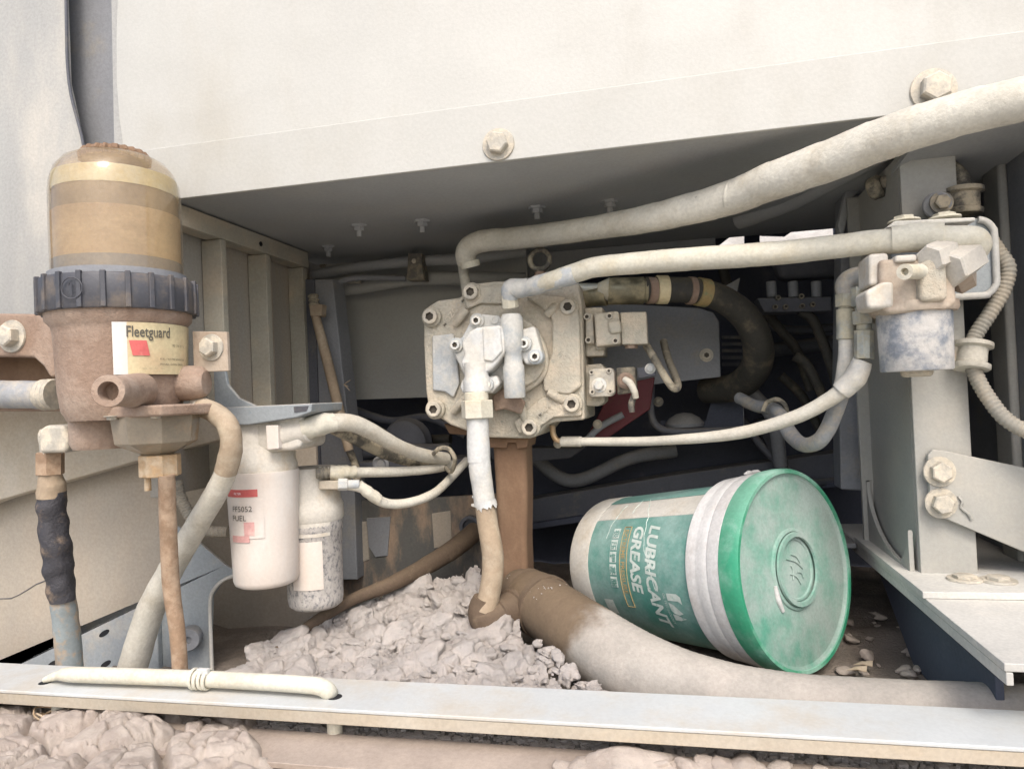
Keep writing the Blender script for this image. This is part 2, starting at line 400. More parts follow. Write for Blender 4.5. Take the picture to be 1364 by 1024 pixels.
mb.prism([V((a.x+dx-.0005, tl(z)+.003, z)) for dx, z in L] + [V((a.x+L[-1][0]-.03, tl(L[-1][1])+.003, L[-1][1])), V((a.x+L[0][0]-.02, tl(zf)+.003, zf))], V((0, .004, 0)))
obj('folded_edge', mb, 'panel_grey', o)

o = thing('side_panel', 'grey dusty sheet panel at the far left behind the amber bowl', 'panel', at(30, 200, .91))
pts = [(-420, -200), (86, -160), (88, 0), (92, 110), (112, 200), (122, 430), (-420, 420)]
mb = MB(); mb.pp(pts, .90, .006); obj('sheet', mb, 'panel_grey', o, bevel=.002)
mb = MB(); mb.tube(hp([(87, -160, .897), (88, 0, .897), (92, 110, .897), (112, 198, .897), (120, 300, .897)]), .0022, 8, 6); obj('rubber_seam', mb, 'dark', o)
mb = MB(); mb.pp([(80, -160), (240, -160), (240, 300), (240, 420), (80, 420)], .935, .006); obj('inner_sheet', mb, 'slate', o)

# ---------------------------------------------------------------- compartment shell
o = thing('compartment_ceiling', 'shaded grey underside plate over the compartment with hanging stud bolts', 'ceiling panel', V((-.1, 1.1, ZC)))
mb = MB(); mb.box((.1, 1.178, ZC+.008), 1.64, .60, .012); obj('plate', mb, 'ceil', o)
for (px, py, s) in ((478, 300, 1), (562, 294, 1), (437, 328, .9), (715, 276, 1), (812, 268, 1)):
    p = atz(px, py, ZC+.002); p = V((p.x, p.y, ZC+.002))
    mb = MB(); r = .0055*s
    mb.cyl(p, p-V((0, 0, .003)), r*2.6, r*2.4, 6); mb.cyl(p-V((0, 0, .003)), p-V((0, 0, .010)), r*1.6, n=6); mb.cyl(p-V((0, 0, .010)), p-V((0, 0, .02)), r*.85, n=12)
    obj('stud_bolt', mb, 'ceil', o)
mb = MB(); mb.prism([V((-.70, 1.46, ZC+.001)), V((.1, 1.46, ZC+.001)), V((.1, 1.46, ZC-.05)), V((-.70, 1.46, ZC-.05))], V((0, .01, 0))); obj('rear_lip', mb, 'ceil', o)

# ribbed left wall at x=-.60
XW = -.668
o = thing('ribbed_side_wall', 'tan ribbed steel side wall at the left of the compartment', 'wall panel', V((XW, 1.05, .0)))
def Yx(px): return atx(px, 400, XW).y
def wallbox(px0, px1, z0, z1, x0, x1, name, m, bevel=.0015):
    y0, y1 = Yx(px0), Yx(px1); mb = MB(); mb.box(((x0+x1)/2, (y0+y1)/2, (z0+z1)/2), abs(x1-x0), abs(y1-y0), abs(z1-z0)); return obj(name, mb, m, o, bevel=bevel)
zt = ZC; zr = atx(412, 357, XW).z
wallbox(225, 413, zr, zt-.001, XW-.03, XW, 'top_rail', 'rail')
wallbox(232, 436, -.12, zt-.002, XW-.05, XW-.036, 'recessed_sheet', 'bay')
for p0, p1, x1, m in ((297, 304, XW, 'rail'), (305, 313, XW-.018, 'bay'), (356, 362, XW, 'rail'), (363, 372, XW-.012, 'lowp'), (407, 413, XW-.004, 'rail')):
    wallbox(p0, p1, -.11, zr-.0008, XW-.035, x1, 'rib', m)
p = atx(341, 369, XW-.034); bolt(o, p, V((1, 0, 0)), .008, 'bolt')
p = atx(347, 325, XW); mb = MB(); mb.cyl(p-V((.001, 0, 0)), p+V((.0015, 0, 0)), .004, n=16); obj('bolt_hole', mb, 'hole', o)
p = at(372, 400, Yx(380)); 

# corner post
o = thing('corner_post', 'slim grey corner post standing behind the two canister filters', 'post', at(440, 700, 1.240))
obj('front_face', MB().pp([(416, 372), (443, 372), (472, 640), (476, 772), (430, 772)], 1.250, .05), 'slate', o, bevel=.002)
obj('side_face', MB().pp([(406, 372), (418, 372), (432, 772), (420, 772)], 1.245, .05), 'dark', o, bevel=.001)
# wall plates at the back
o = thing('rear_plate', 'plain shaded grey rear plate between the corner post and the pump', 'wall panel', at(540, 530, 1.380))
obj('plate', MB().pp([(405, 340), (700, 330), (715, 524), (420, 534)], 1.390, .006), 'back', o)
bolt(o, at(443, 398, 1.390), FR, .008, 'boltd'); bolt(o, at(430, 352, 1.390), FR, .006, 'boltd')
o = thing('cross_pipe', 'dusty grey cross pipe high on the rear wall with a saddle clamp', 'pipe', at(520, 370, 1.320))
obj('pipe', MB().tube(hp([(418, 366, 1.320), (470, 357, 1.320), (552, 348, 1.320), (625, 345, 1.320), (700, 335, 1.340)]), .0105, 16, 8, wob=.04), 'ceil', o, ang=60)
obj('lower_pipe', MB().tube(hp([(418, 385, 1.340), (470, 384, 1.340), (552, 372, 1.340), (625, 371, 1.340), (700, 372, 1.360)]), .013, 16, 8, wob=.04), 'back', o, ang=60)
obj('saddle_clamp', MB().pp([(543, 337), (562, 337), (562, 352), (565, 373), (541, 373), (543, 350)], 1.290, .03), 'boltd', o, bevel=.002)
bolt(o, at(552, 348, 1.290), FR, .005, 'bolt', washer=False)
obj('tie_tag', MB().pp([(460, 367), (476, 367), (476, 376), (460, 376)], 1.300, .02), 'bolt', o, bevel=.001)
hose('thin_harness', [(418, 386, 1.290), (435, 381, 1.285), (455, 374, 1.280), (480, 370, 1.290), (540, 371, 1.320)], 4, 'slate', o)
# strap-like cable down the corner
o = thing('boot_cable', 'brown dusty cable with a pleated rubber boot hanging down the corner post', 'cable', at(470, 620, 1.200))
hose('sleeve', [(420, 420, 1.210), (428, 450, 1.210), (442, 505, 1.205), (455, 560, 1.200), (465, 600, 1.200)], [5.5, 6.5, 7, 6.5, 6], 'hoset', o)
hose('cable', [(465, 598, 1.200), (474, 622, 1.210), (476, 650, 1.1)], 5, 'hosed', o)
p0, p1 = at(417, 392, 1.210), at(419, 408, 1.210); r = S(p0)
obj('pleated_boot', MB().lathe([((7.5 if i % 2 else 5.2)*r, (p1-p0).length*i/6) for i in range(7)], p0, p1-p0, 18), 'hosed', o)
obj('collar', MB().pp([(411, 405), (429, 405), (428, 421), (413, 421)], 1.202, .02), 'hoset', o, bevel=.002)
for dx, dy in ((9, -5), (6, 3), (8, 8)):
    q = at(458, 512, 1.195); obj('tie_end', MB().tube([q, q+V((dx, 0, -dy))*S(q)*1.1], .0007, 6, 2), 'hoset', o)

# dark back of the machine with the bright slot
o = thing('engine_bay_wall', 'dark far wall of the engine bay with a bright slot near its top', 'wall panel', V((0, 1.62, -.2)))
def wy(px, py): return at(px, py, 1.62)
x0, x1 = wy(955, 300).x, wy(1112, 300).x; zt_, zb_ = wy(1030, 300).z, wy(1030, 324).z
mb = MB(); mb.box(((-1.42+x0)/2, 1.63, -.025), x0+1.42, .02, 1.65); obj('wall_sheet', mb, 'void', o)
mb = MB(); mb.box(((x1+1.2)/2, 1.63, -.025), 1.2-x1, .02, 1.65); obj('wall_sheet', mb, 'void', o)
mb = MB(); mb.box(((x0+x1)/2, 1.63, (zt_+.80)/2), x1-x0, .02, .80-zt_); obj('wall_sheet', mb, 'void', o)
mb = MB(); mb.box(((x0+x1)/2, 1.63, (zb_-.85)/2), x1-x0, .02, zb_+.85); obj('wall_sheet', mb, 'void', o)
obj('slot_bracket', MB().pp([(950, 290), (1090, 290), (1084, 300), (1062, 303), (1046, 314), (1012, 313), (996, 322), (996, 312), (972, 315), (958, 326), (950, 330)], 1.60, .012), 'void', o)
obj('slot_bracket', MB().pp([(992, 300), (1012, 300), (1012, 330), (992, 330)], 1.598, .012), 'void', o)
# outer shell so that no stray light enters: rear, sides, roof and belly sheets
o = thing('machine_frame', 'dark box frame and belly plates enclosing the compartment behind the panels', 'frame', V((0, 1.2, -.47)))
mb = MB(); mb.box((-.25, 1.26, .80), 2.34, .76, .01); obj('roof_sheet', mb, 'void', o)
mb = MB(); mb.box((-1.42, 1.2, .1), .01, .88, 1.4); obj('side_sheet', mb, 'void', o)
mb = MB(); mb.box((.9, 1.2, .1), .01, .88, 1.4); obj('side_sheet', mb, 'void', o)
# floor
mb = MB(); N = 50; g = {}
for i in range(N+1):
    for j in range(N+1):
        x = -.85+1.5*i/N; y = .742+.875*j/N
        g[i, j] = mb.bm.verts.new((x, y, -.386+.010*noise.noise(V((x, y, 0))*14)+.005*noise.noise(V((x, y, 0))*45)))
for i in range(N):
    for j in range(N): mb.face((g[i, j], g[i+1, j], g[i+1, j+1], g[i, j+1]))
obj('belly_floor', mb, 'dirt', kind='structure', ang=80)

# lower rear tank side, stained
o = thing('stained_plate', 'rust and dust stained lower plate behind the clay heap', 'wall panel', at(550, 760, 1.27))
obj('plate', MB().pp([(445, 668), (560, 664), (700, 655), (705, 800), (445, 830)], 1.28, .01), 'rusty', o)
obj('hose_port', MB().lathe([(.020, 0), (.020, .012), (.014, .012), (.013, -.004), (0, -.004)], at(628, 700, 1.27)+V((0, .0, 0)), FR, 28), 'dark', o)
obj('ledge', MB().pp([(470, 616), (640, 610), (640, 622), (470, 630)], 1.27, .1), 'dark', o, bevel=.002)
obj('weld_patch', MB().pp([(575, 684), (600, 680), (602, 726), (578, 730)], 1.277, .004), 'lowp', o, bevel=.001)
obj('dust_patch', MB().pp([(473, 696), (488, 694), (492, 745), (478, 750)], 1.278, .004), 'lowp', o, bevel=.001)
obj('dark_patch', MB().pp([(488, 690), (520, 688), (516, 740), (500, 742), (491, 728)], 1.2775, .004), 'slate', o, bevel=.001)
o = hose('drain_hose', [(632, 708, 1.26), (608, 728, 1.2), (570, 752, 1.13), (520, 778, 1.06), (470, 798, 1.02), (420, 828, .98), (370, 868, .92)], [13, 13, 12, 10, 8, 8, 8], 'boot', label='dark dusty hose running down beside the clay heap to its left edge', cat='hose')
# engine shapes in the dark
o = thing('engine_mount', 'black engine mount bracket with a domed rubber mount below the square plate', 'bracket', at(925, 585, 1.33))
obj('cradle', MB().tube(hp([(868, 510, 1.33), (867, 545, 1.33), (874, 566, 1.33), (895, 574, 1.33), (950, 574, 1.33), (985, 572, 1.33)]), .0065, 12, 8), 'dark', o, ang=60)
obj('rubber_dome', MB().lathe([(.034, 0), (.036, .006), (.028, .016), (.014, .024), (0, .026)], at(912, 568, 1.36), (0, 0, 1), 28), 'slate', o)
obj('side_plate', MB().pp([(956, 504), (990, 539), (991, 582), (880, 582), (880, 560), (940, 560)], 1.38, .006), 'void', o, bevel=.001)
obj('plate_edge', MB().tube(hp([(957, 504, 1.378), (990, 539, 1.378), (991, 575, 1.378)]), .0008, 6, 1), 'slate', o)
bolt(o, at(877, 535, 1.325), FR, .006, 'boltd')
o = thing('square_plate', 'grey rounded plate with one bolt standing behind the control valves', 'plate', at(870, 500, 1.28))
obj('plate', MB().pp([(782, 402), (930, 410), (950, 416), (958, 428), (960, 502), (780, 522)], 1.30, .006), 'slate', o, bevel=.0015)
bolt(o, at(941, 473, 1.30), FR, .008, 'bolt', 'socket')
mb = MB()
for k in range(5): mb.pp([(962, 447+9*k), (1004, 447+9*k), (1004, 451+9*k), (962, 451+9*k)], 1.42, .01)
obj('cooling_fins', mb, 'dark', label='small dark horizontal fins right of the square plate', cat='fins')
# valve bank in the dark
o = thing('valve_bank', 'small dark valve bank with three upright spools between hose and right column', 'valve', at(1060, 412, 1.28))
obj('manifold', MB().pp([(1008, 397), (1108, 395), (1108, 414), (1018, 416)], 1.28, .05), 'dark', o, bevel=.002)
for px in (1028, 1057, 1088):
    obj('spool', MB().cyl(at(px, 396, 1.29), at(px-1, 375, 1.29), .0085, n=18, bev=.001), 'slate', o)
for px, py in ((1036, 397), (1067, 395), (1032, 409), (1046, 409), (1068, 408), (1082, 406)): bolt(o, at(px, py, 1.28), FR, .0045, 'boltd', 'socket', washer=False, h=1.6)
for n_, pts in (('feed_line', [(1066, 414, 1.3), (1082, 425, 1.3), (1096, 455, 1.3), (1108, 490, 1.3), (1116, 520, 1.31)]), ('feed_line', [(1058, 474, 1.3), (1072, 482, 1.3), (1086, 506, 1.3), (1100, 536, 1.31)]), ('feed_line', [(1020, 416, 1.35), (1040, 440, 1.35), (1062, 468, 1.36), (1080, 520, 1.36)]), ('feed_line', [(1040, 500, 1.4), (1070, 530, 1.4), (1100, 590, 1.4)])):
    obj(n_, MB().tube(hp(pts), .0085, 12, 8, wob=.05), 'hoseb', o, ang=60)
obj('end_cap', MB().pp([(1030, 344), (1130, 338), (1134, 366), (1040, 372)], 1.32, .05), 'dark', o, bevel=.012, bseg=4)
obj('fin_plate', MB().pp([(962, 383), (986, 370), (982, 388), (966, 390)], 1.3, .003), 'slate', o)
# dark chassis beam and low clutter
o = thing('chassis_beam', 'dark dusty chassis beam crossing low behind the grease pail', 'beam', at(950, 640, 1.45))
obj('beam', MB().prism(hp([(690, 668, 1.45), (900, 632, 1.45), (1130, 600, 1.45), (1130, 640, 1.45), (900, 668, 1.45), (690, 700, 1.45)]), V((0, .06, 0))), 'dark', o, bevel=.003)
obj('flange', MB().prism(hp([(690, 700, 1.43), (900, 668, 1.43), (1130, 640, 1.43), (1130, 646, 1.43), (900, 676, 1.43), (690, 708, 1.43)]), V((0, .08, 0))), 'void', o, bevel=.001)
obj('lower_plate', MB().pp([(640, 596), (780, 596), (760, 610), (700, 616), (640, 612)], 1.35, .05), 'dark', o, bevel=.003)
o = thing('red_bracket', 'dull red bracket arm with a small link below the lower control valve', 'bracket', at(820, 560, 1.27))
obj('arm', MB().pp([(815, 515), (872, 502), (866, 545), (800, 590), (770, 596), (790, 566)], 1.28, .02), 'redpaint', o, bevel=.002)
obj('link', MB().tube(hp([(775, 592, 1.24), (800, 568, 1.24), (830, 552, 1.24)]), .006, 10, 4), 'slate', o)
bolt(o, at(796, 565, 1.235), FR, .0055, 'bolt'); bolt(o, at(743, 591, 1.2), FR, .005, 'bolt')
o = thing('round_cover', 'faint dark ribbed cover low in the shadow left of the pump', 'cover', at(545, 590, 1.33))
obj('drum', MB().lathe([(.05, 0), (.052, .01), (.046, .02), (.046, .03), (.03, .04), (0, .042)], at(545, 590, 1.36), FR, 32), 'dark', o)
obj('pipe', MB().tube(hp([(470, 604, 1.32), (520, 600, 1.32), (600, 598, 1.32)]), .012, 12, 4), 'dark', o, ang=60)
obj('ring', MB().lathe([(.012, 0), (.016, .004), (.012, .008), (.008, .004)], at(508, 618, 1.2), FR, 24), 'slate', o)

# ---------------------------------------------------------------- right side: column, post, shelf, wall
o = thing('rear_column', 'narrow dark column behind the bright flanged post', 'post', at(1130, 650, 1.2))
obj('web', MB().pp([(1122, 240), (1165, 238), (1172, 655), (1120, 652), (1117, 520)], 1.22, .05), 'slate', o, bevel=.003)
obj('top_gusset', MB().pp([(1116, 300), (1130, 240), (1165, 205), (1165, 238), (1136, 262), (1122, 320)], 1.2, .02), 'ceil', o, bevel=.002)
o = thing('flanged_post', 'tall pale grey post with a curved foot gusset on the right shelf', 'post', at(1230, 770, .98))
p0 = at(1213, 500, .98); p1 = at(1290, 520, .98); zb = -.25
x0, x1 = p0.x, p1.x
mb = MB(); mb.box(((x0+x1)/2, .984, (ZC-.012+zb)/2), x1-x0, .008, ZC-.012-zb); obj('front_flange', mb, 'post', o, bevel=.0015)
mb = MB(); mb.box((x0+.004, 1.084, (ZC-.012+zb)/2), .008, .19, ZC-.012-zb); obj('web', mb, 'post', o)
mb = MB(); mb.box((x0-.006, 1.184, (ZC-.012+zb)/2), .02, .008, ZC-.012-zb); obj('rear_flange', mb, 'post', o, bevel=.0015)
prof = []                                     # concave gusset against the web
for i in range(13):
    t = math.pi/2*i/12; prof.append(V((x0-.004, 1.178-.085*math.sin(t), zb+.012+.075*(1-math.cos(t)) if False else zb+.004+.085*(1-math.sin(t)) if False else zb+.006+.085*(1-math.sin(t)))))
prof = [V((x0-.004, 1.178, zb+.10))]+[V((x0-.004, 1.178-.15*(1-math.cos(math.pi/2*i/12)), zb+.012+.085*(1-math.sin(math.pi/2*i/12)))) for i in range(13)]+[V((x0-.004, 1.0, zb+.035)), V((x0-.004, .99, zb+.06)), V((x0-.004, .989, zb+.004)), V((x0-.004, 1.178, zb+.004))]
obj('foot_gusset', MB().prism(prof, V((-.006, 0, 0))), 'post', o, bevel=.001)
mb = MB(); mb.box((x0+.075, 1.05, zb+.004), .20, .31, .008); obj('foot_plate', mb, 'shelf', o, bevel=.001)
for px, py in ((1285, 772), (1330, 774)):
    p = atz(px, py, zb+.008); bolt(o, p, (0, 0, 1), .013, 'bolt', h=.3)
o = thing('shelf_plate', 'pale horizontal shelf plate at the right with a bright cut edge', 'shelf', V((XR+.2, 1.0, zb)))
mb = MB(); mb.box((XR+.22, 1.03, zb-.004), .44, .66, .0075); obj('plate', mb, 'shelf', o, bevel=.001)
mb = MB(); mb.box((XR+.004, 1.03, zb-.014), .006, .66, .0115); obj('edge_lip', mb, 'shelf', o, bevel=.001)
obj('under_web', MB().prism([V((XR+.03, 1.25, zb-.02)), V((XR+.03, .80, zb-.02)), V((XR+.03, .80, -.384)), V((XR+.03, 1.06, -.384))], V((.008, 0, 0))), 'void', o, bevel=.001)
obj('rear_ledge', MB().prism([V((.19, 1.2, zb-.001)), V((XR-.001, 1.2, zb-.001)), V((XR-.001, 1.5, zb-.001)), V((.19, 1.5, zb-.001))], V((0, 0, -.008))), 'slate', o, bevel=.001)
o = thing('right_wall', 'dark blue grey inner wall sheet at the right edge behind the ribbed conduit', 'wall panel', V((.44, 1.0, 0)))
mb = MB(); mb.box((.445, 1.15, .02), .006, .54, .54); bm_ = mb
bmesh.ops.translate(mb.bm, verts=mb.bm.verts, vec=(0, 0, 0)); obj('sheet', mb, 'slate', o)
mb = MB(); mb.box((.436, 1.07, .02), .012, .05, .53); obj('door_seal', mb, 'post', o, bevel=.005, bseg=4)
# strap with two bolts
o = thing('bolted_strap', 'pale flat strap bolted to the post with two hex bolts at the right edge', 'bracket', at(1300, 650, .95))
obj('strap', MB().pp([(1236, 606), (1242, 599), (1258, 600), (1300, 609), (1600, 672), (1600, 815), (1364, 735), (1262, 692), (1240, 684)], .968, .008), 'post', o, bevel=.0015)
bolt(o, at(1251, 628, .968), FR, .0125, 'bolt', h=.9); bolt(o, at(1253, 670, .968), FR, .0125, 'bolt', h=.9, spin=.2)
obj('weld_bead', MB().tube(hp([(1277, 660, .967), (1282, 668, .966), (1280, 676, .967), (1290, 684, .966), (1294, 692, .967)]), .0018, 8, 4, wob=.4, wf=300), 'post', o)
# slanting roof brace on the right
o = thing('roof_brace', 'slanting grey roof brace plate under the panel at the upper right', 'brace', V((.3, .95, .2)))
obj('brace_plate', MB().prism([V((.30, .88, ZC-.001)), V((.72, .88, ZC-.001)), V((.72, 1.25, ZC-.001)), V((.58, 1.25, ZC-.02)), V((.33, 1.15, ZC-.035)), V((.29, 1.0, ZC-.025))], V((0, 0, -.006))), 'ceil', o)
hose('brace_pipe', [(985, 292, 1.32), (1050, 268, 1.25), (1105, 240, 1.15), (1170, 205, 1.05), (1200, 188, 1.0)], [14, 15, 15, 15, 15], 'ceil', o)
# ================================================================ FUEL WATER SEPARATOR (left, with amber bowl)
YS = .765
c0 = at(160, 400, YS); SX, SYY = c0.x, YS
def sz(py): return at(160, py, YS).z
k = (S(c0))*.885
o = thing('fuel_separator', 'large fuel water separator with amber see-through bowl and black lock ring', 'filter', V((SX, SYY, sz(600))))
ax = V((0, 0, 1)); O = V((SX, SYY, 0))
RD = 90*k
dome = [(RD*.985, sz(378)), (RD*.99, sz(300)), (RD*.985, sz(262)), (RD*.965, sz(247)), (RD*.9, sz(231)), (RD*.78, sz(219)), (RD*.6, sz(211)), (RD*.3, sz(206)), (0, sz(205))]
bm_ = MB().lathe(dome, O, ax, 64); obj('clear_bowl', bm_, 'dome', o, ang=70)
obj('fuel', MB().lathe([(0, sz(380)), (RD*.95, sz(380)), (RD*.955, sz(290)), (0, sz(290))], O, ax, 64), 'fluid', o, ang=40)
el = obj('filter_element', MB().lathe([(0, sz(292)), (RD*.93, sz(292)), (RD*.93, sz(262)), (0, sz(262))], O, ax, 72, lambda r, t, k_: r*(1-.012*(math.cos(t*60) > 0))), 'elemdark', o)
obj('element_cap', MB().lathe([(0, sz(262)), (RD*.94, sz(262)), (RD*.93, sz(240)), (RD*.8, sz(236)), (0, sz(236))], O, ax, 60), 'elemlite', el)
obj('top_knob', MB().lathe([(RD*.52, sz(216)), (RD*.53, sz(209)), (RD*.48, sz(203)), (RD*.3, sz(201)), (0, sz(201))], O+V((.0, 0, 0)), ax, 96, lambda r, t, k_: r*(1+(.045 if math.cos(t*22) > 0 else -.045)*(k_ < 3))), 'column', o)
RR = 107*k
obj('sediment', MB().lathe([(0, sz(381)), (RD*.965, sz(381)), (RD*.965, sz(352)), (0, sz(350))], O, ax, 48), 'slate', o)
obj('seal_lip', MB().lathe([(RD*1.0, sz(378)), (RD*1.04, sz(376)), (RD*1.03, sz(368)), (RD*.99, sz(368))], O, ax, 64), 'slate', o)
ring = obj('lock_ring', MB().lathe([(RD*.99, sz(378)), (RR*.97, sz(378)), (RR*.985, sz(381)), (RR*.985, sz(419)), (RR*.97, sz(421)), (RD*.95, sz(421))], O, ax, 96), 'cupring', o)
for i in range(22):
    a = 2*math.pi*(i+.35)/22; d = V((math.cos(a), math.sin(a), 0)); q = Quaternion((0, 0, 1), a)
    obj('lug', MB().box(O+d*RR*.985+V((0, 0, (sz(376)+sz(421))/2)) , .0055, .006, sz(376)-sz(421), q), 'cupring', ring, bevel=.0012)
# embossed lock mark on the ring
def cylmap(cx, cy, R, ang0, z0, off=.0005):
    def f(x, y):
        a = ang0 + x/R; return V((cx+(R+off)*math.cos(a), cy+(R+off)*math.sin(a), z0+y))
    return f
def angpx(px, cx, cy, R, py=400):              # angle on an upright cylinder seen at pixel column px
    d = ray(px, py); d2 = V((d.x, d.y)).normalized(); c = V((cx, cy)); b = d2.dot(c); disc = b*b-(c.dot(c)-R*R)
    t = b-math.sqrt(max(disc, 0)); p = d2*t-c; return math.atan2(p.y, p.x)
f = cylmap(SX, SYY, RR, angpx(97, SX, SYY, RR), sz(398), .002)
obj('embossed_mark', MB().tube([f(.012*math.cos(t), .012*math.sin(t)) for t in (2*math.pi*i/20 for i in range(21))], .0007, 6, 1), 'cupring', ring)
obj('embossed_mark', MB().tube([f(-.003, .003), f(0, .007), f(0, -.008)], .0009, 6, 1), 'cupring', ring)
RB = 94*k
body = [(0, sz(558)), (RB*.78, sz(558)), (RB*.86, sz(545)), (RB*.90, sz(520)), (RB*.92, sz(480)), (RB*.94, sz(445)), (RB*.96, sz(437)), (RB*1.04, sz(430)), (RB*1.05, sz(421)), (0, sz(421))]
bd = obj('body', MB().lathe(body, O, ax, 64), 'brown', o, ang=50)
# label
RL = RB*.955
a0, a1 = angpx(150, SX, SYY, RL, 460), angpx(257, SX, SYY, RL, 460)
def patch(a0, a1, z0, z1, R0, R1, cx, cy, n=24, th=.0008, skew=0):
    mb = MB(); r = []
    for i in range(n+1):
        a = a0+(a1-a0)*i/n; r.append([mb.bm.verts.new((cx+R*math.cos(a), cy+R*math.sin(a), z+skew*i/n)) for R, z in ((R0, z0), (R1, z1), (R1-th, z1), (R0-th, z0))])
    for i in range(n):
        for j in range(4): mb.face((r[i][j], r[i+1][j], r[i+1][(j+1) % 4], r[i][(j+1) % 4]))
    mb.face(r[0]); mb.face(r[-1]); return mb
zl0, zl1 = at(190, 497, YS-.06).z, at(190, 426, YS-.06).z
am = a0+(a1-a0)*.12
lb = obj('label_sticker', patch(am, a1, zl0, zl1, RL*1.0, RL*1.03, SX, SYY), 'sticker', o, ang=60)
obj('label_band', patch(a0, am+.004, zl0, zl1, RL*1.002, RL*1.032, SX, SYY, 8), 'canw', lb, ang=60)
def labf(xo, yo, tilt=.0):
    def f(x, y):
        a = am+(xo+x)/RL; z = yo+y; R = RL*(1.0+.03*(z-zl0)/(zl1-zl0))+.0009; return V((SX+R*math.cos(a), SYY+R*math.sin(a), z))
    return f
Hh = zl1-zl0
def fnc(x, y): return labf(-.001, zl1-Hh*.28)(x*.66, y)
txt('Fleetguard', Hh*.30, fnc, 'ink', lb, bold=.0002)
rg = MB(); ps = []
for x, y in ((.007, .36), (.024, .36), (.0265, .38), (.0262, .63), (.011, .63), (.009, .6)): ps.append((x, y))
gf = lambda x, y: labf(0, 0)(x, zl1-Hh*y)
N = 8; r0 = [[rg.bm.verts.new(gf(.002+.0035*v/4+(.0185)*u/N, .35+.29*v/4)) for u in range(N+1)] for v in range(5)]
for v in range(4):
    for u in range(N): rg.face((r0[v][u], r0[v][u+1], r0[v+1][u+1], r0[v+1][u]))
obj('red_mark', rg, 'inkred', lb, ang=60)
txt('FS  3 6 2 1 5', Hh*.07, labf(.054, zl1-Hh*.45), 'ink', lb)
for yy, s_ in ((.72, 'FUEL / WATER SEPARATOR'), (.82, 'INSTALL  CLEAN  DRAIN'), (.9, '-  -----   ---   ----   -----')):
    txt(s_, Hh*.055, labf(.036 if yy < .9 else .012, zl1-Hh*yy), 'ink', lb)
# ports
p0 = at(186, 520, YS-.04); p1 = at(144, 521, YS-.125)
mb = MB().lathe([(.021, 0), (.0185, (p1-p0).length*.4), (.0165, (p1-p0).length*.8), (.0172, (p1-p0).length-.001), (.0165, (p1-p0).length), (.0105, (p1-p0).length), (.0095, (p1-p0).length-.02), (0, (p1-p0).length-.02)], p0, p1-p0, 32)
obj('inlet_port', mb, 'brown', o, ang=50)
obj('side_boss', MB().lathe([(.018,0),(.023,.005),(.022,.045),(.020,.055),(.015,.060),(0,.061)], at(213, 512, YS+.02), V((1,.2,0)), 28), 'brown', o)
bq = at(209, 578, YS-.01); bc = V((bq.x, bq.y, 0))
obj('base_flange', MB().prism([V((p.x, p.y, sz(548))) for p in [V((SX-.055+.0*i, 0, 0)) for i in range(0)]] + [V((bc.x+x, bc.y+y, sz(556))) for x, y in ((-.05, -.045), (.05, -.055), (.058, -.04), (.058, .04), (-.05, .04))], V((0, 0, .013))), 'brown', o, bevel=.003)
obj('water_bowl', MB().lathe([(.013, sz(610)), (.02, sz(604)), (.046, sz(590)), (.0495, sz(560)), (.0495, sz(550))], bc, ax, 8), 'bowl', o, ang=20, bevel=.001)
for a in (-2.0, -.9): bolt(o, bc+V((.051*math.cos(a), .051*math.sin(a), sz(553))), (0, 0, -1), .006, 'brown' if 0 else 'bolt')
obj('drain_nut', MB().cyl(V((bc.x+.003, bc.y, sz(634))), V((bc.x+.003, bc.y, sz(606))), .0235, n=8, bev=.001), 'brass', o, ang=20)
obj('drain_stub', MB().cyl(V((bc.x-.012, bc.y-.004, sz(652))), V((bc.x-.012, bc.y-.004, sz(634))), .004, n=12), 'brass', o)
obj('left_foot', MB().lathe([(.036, sz(596)), (.04, sz(588)), (.04, sz(552))], V((SX-.028, SYY+.0, 0)), ax, 32), 'brown', o)
o = hose('drain_pipe', [(222, 632, YS-.02), (224, 700, YS-.01), (228, 780, YS), (236, 840, YS), (240, 895, YS)], [10.5, 11, 11, 10, 10], 'copper', label='straight brown drain pipe dropping from the separator to the sill', cat='pipe', wob=.03)

# brown arm bracket at the left edge
o = thing('arm_bracket', 'brown slotted bracket arm holding the fuel separator at the left edge', 'bracket', at(30, 480, .77))
obj('arm', MB().pp([(-260, 414), (62, 418), (82, 430), (84, 500), (66, 503), (57, 488), (44, 476), (-260, 470)], .775, .04), 'brown', o, bevel=.004)
obj('arm_lower', MB().pp([(-260, 512), (60, 512), (84, 520), (84, 548), (-260, 548)], .785, .04), 'brown', o, bevel=.004)
obj('back_plate', MB().pp([(-260, 420), (90, 420), (90, 546), (-260, 546)], .828, .006), 'column', o)
bolt(o, at(17, 448, .775), FR, .0145, 'bolt', h=.9)
obj('tab', MB().pp([(256, 441), (302, 442), (304, 494), (258, 496)], .80, .006), 'brownp', o, bevel=.001)
bolt(o, at(282, 463, .80), FR, .0115, 'bolt', h=.9)
o = thing('inlet_hose', 'grey hose with a ribbed end entering the separator from the left edge', 'hose', at(30, 545, .78))
hose('hose', [(-280, 521, .775), (0, 525, .775), (62, 526, .775)], 18.5, 'hoseg', o)
obj('hose_end', MB().lathe([((.0205 if i % 2 else .019), .0035*i) for i in range(7)], at(56, 526, .775), V((1, 0, 0)), 24), 'bolt', o)
